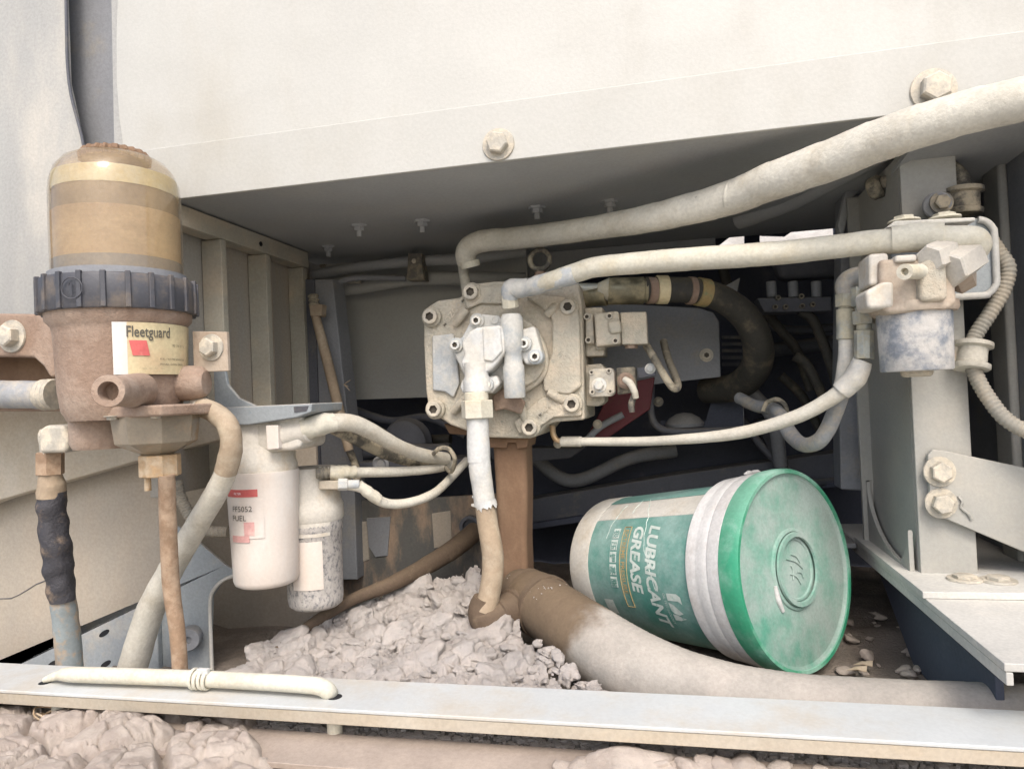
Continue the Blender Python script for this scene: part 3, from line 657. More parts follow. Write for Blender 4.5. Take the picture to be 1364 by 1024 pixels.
# rear brown beam & lower sheets
o = thing('side_beam', 'tan box beam at the lower left behind the elbow fitting', 'beam', at(80, 640, .92))
obj('beam', MB().pp([(-420, 546), (330, 546), (330, 577), (190, 612), (0, 666), (-420, 820)], .92, .03), 'beam', o, bevel=.003)
o = thing('lower_side_sheet', 'tan stained sheet below the box beam at the lower left', 'wall panel', at(100, 800, .98))
obj('sheet', MB().pp([(-420, 600), (238, 580), (225, 700), (212, 786), (236, 800), (15, 925), (-420, 1150)], .965, .006), 'lowp', o, bevel=.001)
obj('rear_sheet', MB().pp([(215, 560), (420, 560), (430, 900), (215, 900)], 1.13, .006), 'lowp', o)
obj('crack_seam', MB().tube(hp([(-60, 780, .9645), (0, 797, .9645), (25, 792, .9645), (48, 778, .9645), (70, 770, .9645)]), .0009, 5, 2, wob=.6, wf=200), 'dark', o)
o = thing('gusset_bracket', 'blue grey bracket plate with slots and a curved light edge behind the sill', 'bracket', at(150, 885, .93))
obj('plate', MB().pp([(-60, 925), (16, 886), (120, 836), (212, 788), (236, 700), (262, 720), (300, 752), (322, 765), (296, 774), (282, 795), (279, 905), (-60, 905)], .935, .006), 'bluep', o, bevel=.0012)
obj('curved_lip', MB().tube(hp([(330, 762, .93), (302, 770, .93), (287, 782, .93), (280, 800, .93), (281, 850, .93), (283, 905, .93)]), .0028, 8, 6), 'shelf', o, ang=60)
for px, py in ((139, 843), (141, 884), (70, 884)):
    q = at(px, py, .935); obj('slot_hole', MB().prism([q+V((math.cos(t)*.009+.3*math.sin(t)*.009, -.0006, math.sin(t)*.0055+math.cos(t)*.003)) for t in (2*math.pi*i/14 for i in range(14))], V((0, .001, 0))), 'hole', o)
obj('cushion', MB().lathe([(.005, 0), (.0155, 0), (.0165, .003), (.0165, .022), (.015, .025), (.005, .025), (.005, .02), (0, .02)], at(256, 846, .933), V((.45, -1, .05)), 28), 'slate', o)
obj('stiffener', MB().pp([(196, 800), (208, 795), (212, 905), (198, 905)], .925, .01), 'bluep', o, bevel=.002)

# elbow fitting + peeled hose
o = thing('peeled_hose', 'vertical fuel hose with torn black tape below a brass elbow at the left', 'hose', at(80, 890, .80))
pe = at(68, 584, .775)
obj('cross_nut', MB().cyl(at(130, 566, .80), at(98, 580, .778), .0155, n=6, bev=.001), 'bolt', o, ang=20)
obj('elbow', MB().tube([at(112, 574, .785), at(95, 581, .777), pe+V((.004, 0, .0)), pe, pe-V((0, 0, .006)), at(68, 604, .775)], [.012, .013, .0165, .018, .0165, .015], 4, 4), 'bolt', o, ang=30, bevel=.002)
obj('elbow_block', MB().pp([(50, 573), (60, 566), (84, 566), (91, 588), (87, 603), (52, 604)], .752, .032), 'bolt', o, bevel=.005, bseg=3)
obj('down_nut', MB().cyl(at(67, 632, .775), at(67, 602, .775), .0165, .0165, 6, .001), 'copper', o, ang=20)
hose('upper_sleeve', [(67, 630, .775), (68, 645, .777), (69, 662, .778)], [13, 17, 17], 'hoset', o, wob=.15)
hose('torn_tape', [(69, 655, .778), (71, 700, .78), (77, 745, .785), (80, 768, .788), (83, 800, .79)], [17, 17, 18, 17.5, 15], 'peel', o, n=28, wob=.22, wf=55)
hose('hose', [(69, 650, .782), (76, 745, .787), (84, 800, .793), (90, 850, .8), (94, 900, .8)], [14, 15, 15.5, 16, 16], 'peelb', o)
# fat cream hose curving down
o = thing('return_hose', 'fat dusty hose curving down from the separator, brown above and cream below', 'hose', at(180, 900, .84))
hose('hose', [(262, 540, .80), (284, 549, .79), (303, 566, .785), (308, 596, .79), (296, 640, .80), (262, 700, .82), (228, 758, .84), (198, 820, .855), (172, 905, .86)], [12, 13, 13.5, 14, 14.5, 15.5, 16.5, 18, 19], 'hosec', o)
hose('brown_cover', [(268, 542, .797), (286, 550, .789), (303.5, 567, .784), (308, 596, .789), (301, 628, .797)], [12.8, 13.6, 14.2, 14.6, 15], 'hoset', o, wob=.08)
obj('hose_clamp', MB().cyl(at(262, 537, .802), at(274, 545, .797), .0125, n=20, bev=.001), 'bolt', o)
o = obj('wiring_conduit', MB().conduit(hp([(236, 640, .9), (240, 660, .9), (255, 690, .9), (275, 706, .9), (305, 708, .9)]), S(at(260, 690, .9))*8, .0045), 'conduit', label='thin ribbed conduit hidden behind the fat dusty hose at left', cat='conduit')

# ================================================================ TWO CANISTER FILTERS
YF = .90
c1 = at(352, 690, YF); k1 = S(c1)*.93
f1 = lambda py: at(352, py, YF).z
o = thing('canister_filter', 'large white spin-on canister filter with faded red label', 'filter', V((c1.x, YF, f1(780))))
OO = V((c1.x, YF, 0)); R1 = 50*k1
obj('canister', MB().lathe([(0, f1(775)), (R1*.76, f1(776)), (R1*.85, f1(773.5)), (R1*.89, f1(768)), (R1*.905, f1(745)), (R1*.97, f1(660)), (R1, f1(632)), (R1*1.01, f1(630)), (R1*1.01, f1(626)), (0, f1(624))], OO, ax, 56), 'canw', o, ang=50)
obj('head', MB().lathe([(0, f1(628)), (R1*.96, f1(628)), (R1*.98, f1(618)), (R1*.93, f1(612)), (R1*.93, f1(598)), (R1*.8, f1(590)), (R1*.8, f1(562)), (0, f1(562))], OO, ax, 40), 'canl', o, ang=40)
obj('head_block', MB().pp([(304, 556), (402, 552), (400, 596), (388, 600), (318, 606), (303, 598)], YF-.035, .075), 'canl', o, bevel=.006, bseg=3)
obj('outlet_boss', MB().cyl(at(380, 578, YF-.02), at(412, 571, YF-.02), .020, .018, 24, .002), 'canl', o)
obj('clip', MB().pp([(353, 566), (370, 566), (371, 598), (355, 600)], YF-.045, .012), 'canw', o, bevel=.002)
R = R1*.975
def aP(px, py): return angpx(px, c1.x, YF, R, py)
zz = lambda py: at(330, py, YF-R1*.8).z
lb = obj('label_sticker', patch(aP(306, 700), aP(352, 700), zz(716), zz(664), R1*.962, R1*.985, c1.x, YF, 14, .0007), 'canw', o, ang=60)
obj('red_band', patch(aP(304, 655), aP(343, 655), zz(661), zz(651), R1*.984, R1*.99, c1.x, YF, 12, .0009), 'inkred', lb, ang=60)
def f1m(px, py, RRR): return cylmap(c1.x, YF, RRR, aP(px, py), zz(py), .0009)
txt('FF5052', .0105, f1m(311, 680, R1*.985), 'ink', lb); txt('FUEL', .0105, f1m(311, 692, R1*.982), 'ink', lb)
txt('FILTER', .004, f1m(313, 657.5, R1*.995), 'stickerw', lb)
obj('pink_square', patch(aP(325, 705), aP(339, 705), zz(712), zz(694), R1*.972, R1*.982, c1.x, YF, 6, .0009), 'inkpink', lb, ang=60)
obj('pink_square', patch(aP(310, 718), aP(332, 718), zz(721), zz(712.2), R1*.965, R1*.972, c1.x, YF, 6, .0009), 'inkpink', lb, ang=60)
c2 = at(418, 720, .965); YG = .965; k2 = S(c2)*.95
f2 = lambda py: at(418, py, YG).z
o = thing('canister_filter', 'smaller canister filter with speckled black paint and blank paper label', 'filter', V((c2.x, YG, f2(810))))
OO = V((c2.x, YG, 0)); R2 = 39*k2
obj('canister', MB().lathe([(0, f2(806)), (R2*.8, f2(806)), (R2*.93, f2(802)), (R2*.97, f2(794)), (R2, f2(706)), (R2*1.04, f2(704)), (R2*1.04, f2(690)), (0, f2(690))], OO, ax, 48), 'speck', o, ang=50)
obj('head', MB().lathe([(0, f2(694)), (R2*1.0, f2(694)), (R2*1.09, f2(689)), (R2*1.09, f2(672)), (R2*1.0, f2(664)), (R2*1.0, f2(655)), (R2*.98, f2(628)), (R2*.9, f2(622)), (0, f2(620))], OO, ax, 40), 'canl', o, ang=45)
ap = lambda px: angpx(px, c2.x, YG, R2, 750)
zz2 = lambda py: at(418, py, YG-R2*.9).z
obj('paper_label', patch(ap(390), ap(430), zz2(786), zz2(722), R2*1.006, R2*1.012, c2.x, YG, 14, .0007), 'canw', o, ang=60)
obj('dust_crust', patch(ap(384), ap(441), zz2(716), zz2(692), R2*1.02, R2*1.055, c2.x, YG, 14, .002), 'canl', o, ang=60)
obj('port_block', MB().pp([(424, 640), (452, 640), (452, 652), (424, 652)], YG-.035, .04), 'beam', o, bevel=.002)
# mounting bracket
o = thing('filter_bracket', 'blue grey bent bracket plate carrying the white canister filter', 'bracket', at(350, 545, .88))
obj('flat_plate', MB().prism([at(288, 543, .85), at(416, 537, .85), at(414, 549, .85), at(395, 556, .85), at(330, 566, .85), at(290, 566, .85)], V((0, .09, 0))), 'bluep', o, bevel=.002)
obj('upright', MB().pp([(284, 490), (299, 490), (303, 512), (318, 530), (340, 540), (340, 550), (286, 550)], .87, .006), 'bluep', o, bevel=.0015)
obj('bare_patch', MB().pp([(391, 541.5), (411, 540.5), (408, 547.5), (392, 549.5)], .8492, .002), 'cupring', o)
# hoses from the filters
o = thing('filter_hose', 'thick pale hose leaving the white canister filter towards the tie loop', 'hose', at(500, 590, 1.0))
hose('tape_wrap', [(402, 572, .875), (425, 566, .885), (445, 562, .9)], [15, 15, 13], 'hosel', o, wob=.18)
hose('hose', [(405, 571, .875), (433, 564, .89), (466, 563, .92), (492, 573, .95), (530, 594, 1.0), (562, 606, 1.05), (594, 611, 1.1)], [13, 12.5, 11.5, 11, 9.5, 9, 8.5], 'hosec', o)
o = hose('filter_hose', [(445, 570, .93), (470, 582, .96), (514, 604, 1.02), (548, 614, 1.07), (585, 618, 1.12)], [9, 8.5, 8, 7.5, 7], 'hosed', label='darker thick hose running just beneath the pale thick one', cat='hose')
o = thing('fuel_line', 'slim pale fuel line running level from the speckled filter', 'hose', at(500, 630, 1.0))
hose('line', [(424, 629, .93), (466, 629, .95), (530, 628, 1.02), (579, 624, 1.08), (602, 618, 1.12)], [7.5, 7, 6.5, 6, 5.5], 'hosec', o)
hose('hose_sleeve', [(440, 629, .935), (455, 629, .942), (474, 628, .955)], [9, 10, 7.5], 'hosel', o, wob=.25, wf=150)
p0, p1 = at(421, 630, .925), at(443, 629, .937)
obj('barbed_end', MB().lathe([((.0088 if i % 2 else .0072), (p1-p0).length*i/8) for i in range(9)], p0, p1-p0, 18), 'boltd', o)
o = thing('fuel_line', 'slim sagging fuel line looping below the level one', 'hose', at(540, 670, 1.0))
hose('line', [(462, 646, .935), (482, 650, .945), (499, 663, .96), (520, 671, .98), (550, 668, 1.01), (579, 656, 1.05), (601, 636, 1.1), (622, 613, 1.14)], [6, 6.5, 7, 6.5, 6, 6, 5.5, 5.5], 'hosec', o)
hose('hose_sleeve', [(478, 645, .942), (490, 655, .95), (504, 665, .962)], [7, 8, 7.5], 'hosel', o, wob=.15, wf=120)
obj('end_fitting', MB().cyl(at(450, 645, .928), at(463, 645, .934), .0085, n=6, bev=.001), 'castb', o); obj('hex_collar', MB().cyl(at(463, 645, .934), at(479, 645, .94), .0065, n=12, bev=.001), 'castb', o)
o = obj('tie_loop', MB().tube(hp([(577, 604, 1.06), (586, 597, 1.05), (598, 598, 1.05), (606, 612, 1.05), (601, 628, 1.07), (592, 620, 1.1), (588, 608, 1.12)]), .0035, 8, 6), 'hosed', label='looped cable tie bundling the filter hoses left of the pump', cat='cable tie')
# ================================================================ SILL AND LATCH ROD
o = thing('door_sill', 'long pale steel door sill running across the bottom of the opening', 'sill', V((0, .715, ZS)))
mb = MB(); mb.box((-.15, .715, ZS-.002), 2.2, .076, .004); obj('top_flange', mb, 'sill', o, bevel=.0012, bseg=2)
mb = MB(); mb.box((-.15, .680, ZS-.0105), 2.2, .004, .0125); obj('front_lip', mb, 'beam', o, bevel=.001)
mb = MB(); mb.box((-.15, .738, ZS-.02), 2.2, .004, .019); obj('back_web', mb, 'beam', o)
o = thing('latch_rod', 'cream bent latch rod lying along the left half of the sill', 'latch rod', atz(250, 905, ZS+.01))
h = .0085
def sr(px, py, dz): return atz(px, py, ZS+dz)
rp = [sr(60, 905, .003), sr(78, 899, .010), sr(100, 898, .013), sr(200, 901, .013), sr(300, 905, .013), sr(400, 911, .013), sr(426, 914, .012), sr(437, 920, .006), sr(440, 926, -.004)]
obj('rod', MB().tube(rp, [.0035, .0055, .0088, .0088, .0088, .0088, .009, .009, .0088], 16, 6), 'hosel', o, ang=60)
q = sr(441, 928, 0); q2 = at(447, 994, q.y)
obj('pin', MB().cyl(V((q2.x, q.y-.0, q2.z)), V((q2.x, q.y, ZS-.006)), .0078, .0088, 16, .001), 'hosel', o)
q = sr(446, 927, .0006); obj('pin_hole', MB().lathe([(0, 0), (.0078, 0), (.0078, .0006), (0, .0006)], V((q.x, q.y, ZS-.0004)), ax, 20), 'hole', o)
q = sr(60, 908, .0006); obj('pin_hole', MB().lathe([(0, 0), (.007, 0), (.007, .0006), (0, .0006)], V((q.x, q.y, ZS-.0004)), ax, 20), 'hole', o)
q = sr(272, 899, .02); obj('tab', MB().box(sr(271, 897, .02), .014, .006, .012), 'sill', o, bevel=.001)
for i in range(4):
    q = sr(259+6*i, 903.5+.3*i, .013); obj('tie_wrap', MB().lathe([(.0105+.0014*math.cos(6.28*j/8), .0022*math.sin(6.28*j/8)) for j in range(9)], q, V((1, 0, .06*(-1)**i)), 16), 'hosel', o)
q = at(70, 945, .69); obj('lower_pin', MB().cyl(V((q.x, .70, ZS-.045)), V((q.x, .70, ZS-.012)), .0085, n=16, bev=.001), 'hosel', o)
for i in range(3):
    obj('wire', MB().tube([q+V((.022*math.cos(t+i)+.004*i, .014*math.sin(t+i), -.002*i+.004*math.cos(2*t)-.002)) for t in (0, .8, 1.6, 2.4, 3.2, 4, 4.8, 5.4)], .0011, 6, 5), 'brass', o)
# ================================================================ HYDRAULIC PUMP
YP = 1.06
def PW(px, py, dy=0): return at(px, py, YP+dy)     # point on (or off) the pump's front plane
o = PUMP = thing('hydraulic_pump', 'big cast hydraulic pump with pale bluish valve cover in the middle of the compartment', 'pump', PW(675, 580, .08))
out = [(564, 418), (570, 408), (583, 400), (600, 398), (614, 396), (618, 386), (630, 378), (655, 375), (735, 372), (771, 377), (775, 405), (777, 480), (779, 559), (740, 562), (728, 566), (717, 580), (706, 584), (653, 583), (622, 574), (600, 566), (588, 558), (571, 548), (567, 520), (564, 460)]
obj('housing', MB().pp(out, YP, .15), 'castp', o, bevel=.004, bseg=3)
# recessed ribs and raised lands on the cover
obj('left_pocket_wall', MB().prism([PW(*p, -.006) for p in ((575, 447), (604, 444), (608, 470), (612, 510), (604, 530), (592, 522), (576, 520))], V((0, .008, 0))), 'castb', o, bevel=.003, bseg=3)
obj('right_land', MB().prism([PW(*p, -.010) for p in ((700, 396), (720, 391), (748, 394), (768, 404), (772, 425), (774, 515), (758, 526), (724, 521), (722, 500), (735, 470), (735, 425), (724, 412))], V((0, .012, 0))), 'castp', o, bevel=.004, bseg=3)
obj('corner_land', MB().prism([PW(*p, -.007) for p in ((720, 530), (752, 522), (772, 526), (775, 554), (738, 556), (714, 572), (690, 578), (684, 562), (700, 548))], V((0, .009, 0))), 'castp', o, bevel=.003, bseg=3)
obj('top_land', MB().prism([PW(*p, -.007) for p in ((616, 394), (634, 382), (690, 379), (690, 400), (664, 405), (640, 404), (622, 412))], V((0, .009, 0))), 'castp', o, bevel=.003, bseg=3)
cc = PW(674, 472)
def blob(cx, cy, r, dy, n=40, wob=.05, s=0):
    return [PW(cx+r*math.cos(2*math.pi*i/n)*(1+wob*math.sin(3*2*math.pi*i/n+s)), cy+r*math.sin(2*math.pi*i/n)*(1+wob*math.cos(2*2*math.pi*i/n+s)), dy) for i in range(n)]
obj('round_boss', MB().prism(blob(674, 474, 56, -.016), V((0, .018, 0))), 'castp', o, bevel=.005, bseg=3)
obj('inner_ring', MB().prism(blob(684, 476, 42, -.022, wob=.02), V((0, .008, 0))), 'castp', o, bevel=.003, bseg=3)
for a, b in (((622, 412), (606, 432)), ((728, 420), (744, 404)), ((730, 522), (750, 534)), ((622, 528), (604, 548)), ((690, 530), (700, 560))):
    obj('cast_rib', MB().tube([PW(*a, -.010), PW((a[0]+b[0])/2, (a[1]+b[1])/2, -.009), PW(*b, -.004)], [.006, .007, .006], 10, 4), 'castp', o, ang=60)
obj('worn_recess', MB().prism([PW(*p, -.019) for p in ((655, 528), (672, 515), (700, 535), (694, 552), (672, 545), (658, 548))], V((0, .006, 0))), 'brown', o, bevel=.003)
# valve cover (pale, projecting)
vc = [(614, 458), (624, 442), (634, 436), (652, 434), (667, 433), (671, 447), (672, 470), (662, 484), (655, 492), (648, 497), (628, 499), (616, 490), (613, 482), (618, 474)]
cov = obj('valve_cover', MB().prism([PW(*p, -.062) for p in vc], V((0, .05, 0))), 'castw', o, bevel=.006, bseg=4)
obj('cover_foot', MB().prism([PW(*p, -.03) for p in ((602, 452), (614, 450), (628, 424), (640, 418), (664, 420), (672, 430), (676, 500), (660, 522), (640, 520), (618, 500), (602, 468))], V((0, .03, 0))), 'castb', o, bevel=.004, bseg=3)
obj('cover_ridge', MB().prism([PW(*p, -.066) for p in ((642, 436), (666, 435), (669, 468), (656, 482), (644, 480))], V((0, .01, 0))), 'castw', o, bevel=.003, bseg=3)
for px, py, r, dy in ((635, 427, .0072, -.034), (607, 459.5, .0072, -.034), (698, 457.5, .0072, -.046), (713, 475, .0072, -.046), (648, 512, .0065, -.056)):
    p = PW(px, py, dy); 
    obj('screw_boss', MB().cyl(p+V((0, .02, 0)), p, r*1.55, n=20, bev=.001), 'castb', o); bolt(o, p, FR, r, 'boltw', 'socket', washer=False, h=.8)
p = PW(659, 426, -.031); obj('plug_hole', MB().lathe([(.006, 0), (.006, .001), (.0035, .001), (.003, -.004), (0, -.004)], p, FR, 16), 'castb', o)
obj('spool_tube', MB().lathe([(.0, 0), (.0145, 0), (.0155, .002), (.0155, .046), (.0135, .05), (.0135, .066), (.0165, .070), (.0165, .116), (.0130, .122), (.0, .122)], PW(686, 530, -.045), PW(681, 418, -.045)-PW(686, 530, -.045), 28), 'castb', o)
obj('spool_bracket', MB().prism([PW(*p, -.04) for p in ((690, 440), (712, 434), (716, 448), (722, 470), (720, 484), (700, 486), (690, 470))], V((0, .03, 0))), 'castw', o, bevel=.004, bseg=3)
obj('outlet_boss', MB().lathe([(.017, 0), (.020, .003), (.020, .02), (.0175, .026), (.0175, .045)], PW(636, 524, -.055), PW(634, 480, -.055)-PW(636, 524, -.055), 28), 'castw', o)
obj('outlet_wings', MB().prism([PW(*p, -.05) for p in ((615, 505), (662, 500), (666, 512), (655, 524), (616, 524), (612, 516))], V((0, .03, 0))), 'castw', o, bevel=.004, bseg=3)
# big socket screws
for px, py in ((574, 422), (628, 389.5), (757, 409), (762, 538), (706, 569), (579, 545)):
    p = PW(px, py, -.008)
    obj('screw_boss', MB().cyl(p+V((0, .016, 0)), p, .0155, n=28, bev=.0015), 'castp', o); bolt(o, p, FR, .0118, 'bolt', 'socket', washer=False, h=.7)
# raised casting marks
def fmark(px, py, ang, dy):
    c = PW(px, py, dy); ca, sa = math.cos(rad(ang)), math.sin(rad(ang))
    return lambda x, y: c+V((x*ca-y*sa, -.0003, x*sa+y*ca))
for s_, px, py, an, sz_ in (('MOZOOM', 592, 437, 49, .012), ('9054', 722, 410, -46, .011), ('SN', 604, 538, -35, .014), ('MADE', 718, 556, 42, .010)):
    txt(s_, sz_, fmark(px, py, an, -.0105 if px > 700 else -.0015), 'bolt', o, 'casting_mark', bold=.0002)
# lifting eye
o = thing('lifting_eye', 'dusty round lifting eye screwed into the top of the pump', 'eye bolt', PW(719, 372, .05))
c = at(719, 346, YP+.05)
t = MB(); n, m_ = 32, 12; rr = []
for i in range(n):
    a = 2*math.pi*i/n; rr.append([t.bm.verts.new(c+V(((.0155+.0042*math.cos(b))*math.cos(a), .0042*math.sin(b), (.0155+.0042*math.cos(b))*math.sin(a)))) for b in (2*math.pi*j/m_ for j in range(m_))])
for i in range(n):
    for j in range(m_): t.face((rr[i][j], rr[(i+1) % n][j], rr[(i+1) % n][(j+1) % m_], rr[i][(j+1) % m_]))
obj('eye', t, 'hosed', o, ang=80)
obj('shank', MB().lathe([(.018, 0), (.018, .004), (.010, .008), (.008, .014)], at(720, 374, YP+.05), (0, 0, 1), 24), 'brown', o)
# control valves on the pump's right flank
o = thing('upper_control_valve', 'upper pale control valve block bolted on the right flank of the pump', 'valve', PW(815, 470, .04))
obj('mounting_block', MB().pp([(778, 410), (803, 409), (805, 474), (780, 475)], YP+.03, .06), 'castp', o, bevel=.003)
obj('valve_body', MB().pp([(791, 417), (824, 414), (827, 458), (794, 462)], YP+.005, .05), 'castp', o, bevel=.004, bseg=3)
obj('cover_plate', MB().pp([(779, 417), (790, 417), (792, 458), (780, 458)], YP+.018, .02), 'bolt', o, bevel=.003)
obj('raised_boss', MB().prism([PW(*p, -.002) for p in ((808, 428), (826, 425), (828, 443), (812, 445))], V((0, .02, 0))), 'castp', o, bevel=.005, bseg=3)
obj('solenoid', MB().pp([(826, 416), (861, 415), (863, 458), (828, 459)], YP+.015, .04), 'castp', o, bevel=.002)
obj('port_plug', MB().cyl(at(800, 461, YP+.03), at(800, 466, YP+.03), .008, n=12), 'castp', o); obj('port_plug', MB().cyl(at(841, 458, YP+.03), at(841, 464, YP+.03), .0095, n=6), 'brown', o)
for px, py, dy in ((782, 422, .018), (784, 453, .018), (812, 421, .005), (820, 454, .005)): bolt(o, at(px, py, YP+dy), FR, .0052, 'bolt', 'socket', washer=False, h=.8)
hose('signal_hose', [(861, 460, YP+.05), (872, 478, YP+.03), (886, 502, YP+.0), (897, 517, YP), (903, 514, YP+.01), (899, 500, YP+.04), (890, 478, YP+.09), (884, 455, YP+.13)], 5, 'hosed', o)
o = thing('lower_control_valve', 'lower control valve with square plate, hex plug and small lever on the pump flank', 'valve', PW(815, 535, .04))
obj('mounting_block', MB().pp([(779, 486), (800, 484), (806, 490), (806, 535), (798, 541), (780, 541)], YP+.03, .06), 'castp', o, bevel=.003)
obj('square_plate', MB().pp([(785, 495), (790, 491), (815, 490), (818, 495), (819, 523), (814, 528), (788, 529), (784, 524)], YP+.004, .03), 'bolt', o, bevel=.002)
bolt(o, at(798, 513, YP+.004), FR, .0075, 'boltw', h=1.1)
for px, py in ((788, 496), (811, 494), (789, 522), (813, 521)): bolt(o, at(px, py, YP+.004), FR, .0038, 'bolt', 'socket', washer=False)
obj('sensor_body', MB().pp([(820, 490), (846, 488), (848, 522), (822, 526)], YP+.02, .04), 'hosed', o, bevel=.003)
obj('boss', MB().lathe([(.0125, 0), (.0125, .010), (.009, .013), (.0, .013)], at(834, 507, YP+.02), FR, 20), 'brown', o)
obj('lever', MB().tube([at(832, 505, YP), at(839, 510, YP-.006), at(845, 521, YP-.008), at(847, 530, YP-.006)], [.0045, .0055, .005, .0045], 10, 5), 'hosec', o, ang=60)
obj('lever', MB().tube([at(846, 524, YP-.002), at(841, 538, YP), at(842, 549, YP)], [.0045, .005, .004], 10, 5), 'hosed', o, ang=60)
obj('arm', MB().pp([(848, 490), (872, 487), (874, 500), (850, 504)], YP+.04, .01), 'dark', o, bevel=.001)
bolt(o, at(866, 491, YP+.04), FR, .0055, 'boltw')
# thick black delivery hose
o = thing('delivery_hose', 'thick black rubber hose with steel crimp curving away right of the pump', 'hose', at(950, 400, 1.15))
obj('flange_tube', MB().cyl(at(770, 396, YP+.06), at(808, 394, YP+.05), .0155, n=24), 'steeld', o); obj('flange_tube', MB().cyl(at(770, 384, YP+.05), at(800, 384, YP+.05), .008, n=18), 'steel', o)
obj('neck', MB().cyl(at(797, 386, YP+.048), at(812, 386, YP+.048), .011, .019, 24), 'steel', o)
p0, p1 = at(809, 388, YP+.05), at(862, 387, YP+.06)
obj('crimp_sleeve', MB().lathe([(.0195, 0), (.021, .002), (.021, (p1-p0).length*.9), (.019, (p1-p0).length*.92), (.019, (p1-p0).length)], p0, p1-p0, 32), 'steeld', o)
hose('hose', [(858, 386, YP+.06), (890, 386, YP+.07), (930, 388, YP+.09), (965, 400, YP+.12), (995, 425, YP+.15), (1010, 460, YP+.18), (1005, 492, YP+.22), (980, 515, YP+.27), (940, 520, YP+.32)], [17, 17, 17, 18, 19, 20, 20, 19, 17], 'hoseb', o, n=28, wob=.01)
def band(name, a, b, r, m, parent):
    obj(name, MB().lathe([(r-.001, 0), (r, .0006), (r, (b-a).length-.0006), (r-.001, (b-a).length)], a, b-a, 32), m, parent)
band('paper_band', at(874, 386, YP+.064), at(889, 386, YP+.069), .0222, 'sticker', o)
band('printed_band', at(916, 387, YP+.081), at(924, 387.5, YP+.085), .0217, 'brown', o); band('printed_band', at(928, 388, YP+.088), at(942, 390.6, YP+.097), .0222, 'printgold', o)
band('crimp_edge', at(862, 387, YP+.058), at(872, 387, YP+.063), .0206, 'brown', o)
# ================================================================ CREAM HOSES
o = thing('upper_hose', 'fattest cream hose sweeping from above the pump out over the panel to the upper right', 'hose', at(900, 300, 1.0))
pts = [(622, 352, 1.13), (622, 334, 1.12), (640, 322, 1.11), (690, 317, 1.09), (740, 311, 1.06), (795, 303, 1.03), (870, 290, .98), (962, 267, .935), (1030, 241, .895), (1105, 214, .855), (1180, 184, .82), (1269, 155, .79), (1364, 132, .77), (1480, 108, .76), (1750, 40, .76)]
rs = [13, 14, 14.5, 14.5, 15, 15.5, 18.5, 22, 25, 27, 27.5, 28, 28.5, 30, 31]
hose('hose', pts, rs, 'hosec', o, n=36, sub=44, wob=.02, wrap=(.055, .035))
P = hp(pts); Rr = hr(pts, rs)
for i, f in ((5, .3), (7, .2), (9, .5), (11, .3), (12, .1)):
    a = P[i].lerp(P[i+1], f); d = (P[i+1]-P[i-1] if i else P[1]-P[0]).normalized(); r = Rr[i]*(1-f)+Rr[i+1]*f
    # a fold of the fabric wrap
    obj('wrap_fold', MB().lathe([(r*.97, -.003), (r*1.015, -.0022), (r*1.022, .0), (r*.97, .0022)], a, (d+V((.12, 0, .3*(-1)**i))).normalized(), 32), 'hosec', o, ang=60)
obj('cut_end', MB().lathe([(.013, 0), (.0155, 0), (.0165, .003), (.0165, .01)], at(627, 356, 1.125), at(623, 340, 1.12)-at(627, 356, 1.125), 24), 'hosel', o)
o = thing('riser_pipe', 'short pale riser pipe behind the upper left screw of the pump', 'pipe', at(618, 380, 1.12)); obj('pipe', MB().tube(hp([(616, 350, 1.16), (619, 372, 1.15), (622, 392, 1.15)]), .0085, 14, 4), 'hosec', o, ang=60)
o = thing('middle_hose', 'smooth cream hose running level from the pump top elbow to the small right filter', 'hose', at(1000, 340, .95))
pts = [(712, 381, 1.005), (740, 372, .99), (768, 363, .985), (800, 355, .975), (893, 347, .955), (1025, 338, .925), (1110, 329, .905), (1160, 323, .895), (1200, 321, .885)]
hose('hose', pts, [11, 12, 13, 13.5, 15, 15.5, 15.5, 16, 16.5], 'hosel', o, n=32, sub=44, wob=.015, wrap=(.07, .03))
hose('end_sleeve', [(1188, 320, .885), (1225, 316, .878), (1256, 316, .872)], [17.5, 20, 19.5], 'hosel', o, n=26)
hose('end_elbow', [(1250, 317, .872), (1280, 317, .87), (1300, 318, .87), (1304, 330, .874), (1290, 345, .885), (1278, 356, .89)], [16, 16, 15.5, 14, 13, 13], 'hosel', o, n=24)
hose('tape_wrap', [(696, 386, 1.01), (715, 380, 1.003), (745, 371, .99), (766, 365, .985)], [10, 12.5, 13, 14], 'castb', o, wob=.1)
obj('elbow_nut', MB().cyl(at(680, 410, 1.02), at(678, 392, 1.015), .0125, n=8, bev=.001), 'hosel', o, ang=20)
obj('elbow', MB().tube(hp([(679, 398, 1.016), (681, 385, 1.012), (694, 384, 1.01), (706, 381, 1.006)]), [.012, .0145, .0145, .012], 14, 5), 'castb', o, ang=50)
o = thing('lower_hose', 'slim cream hose sagging from below the pump up to the fittings at the right', 'hose', at(900, 590, 1.0))
pts = [(772, 588, 1.09), (830, 588, 1.07), (893, 586, 1.04), (976, 578, 1.0), (1050, 559, .97), (1100, 535, .95), (1135, 508, .94), (1147, 490, .935)]
hose('hose', pts, [5.5, 6, 6.5, 8, 9, 10, 11, 11.5], 'hosec', o, n=20)
obj('crimp', MB().cyl(at(748, 588, 1.1), at(775, 588, 1.09), .008, n=18, bev=.001), 'hosec', o)
obj('bent_tube', MB().tube(hp([(736, 566, 1.1), (737, 578, 1.1), (742, 586, 1.1), (752, 588, 1.1)]), .0045, 12, 5), 'brass', o, ang=60)
hose('clear_tape', [(1120, 521, .943), (1138, 503, .938), (1150, 480, .934)], [13, 15, 13], 'tape', o, wob=.12)
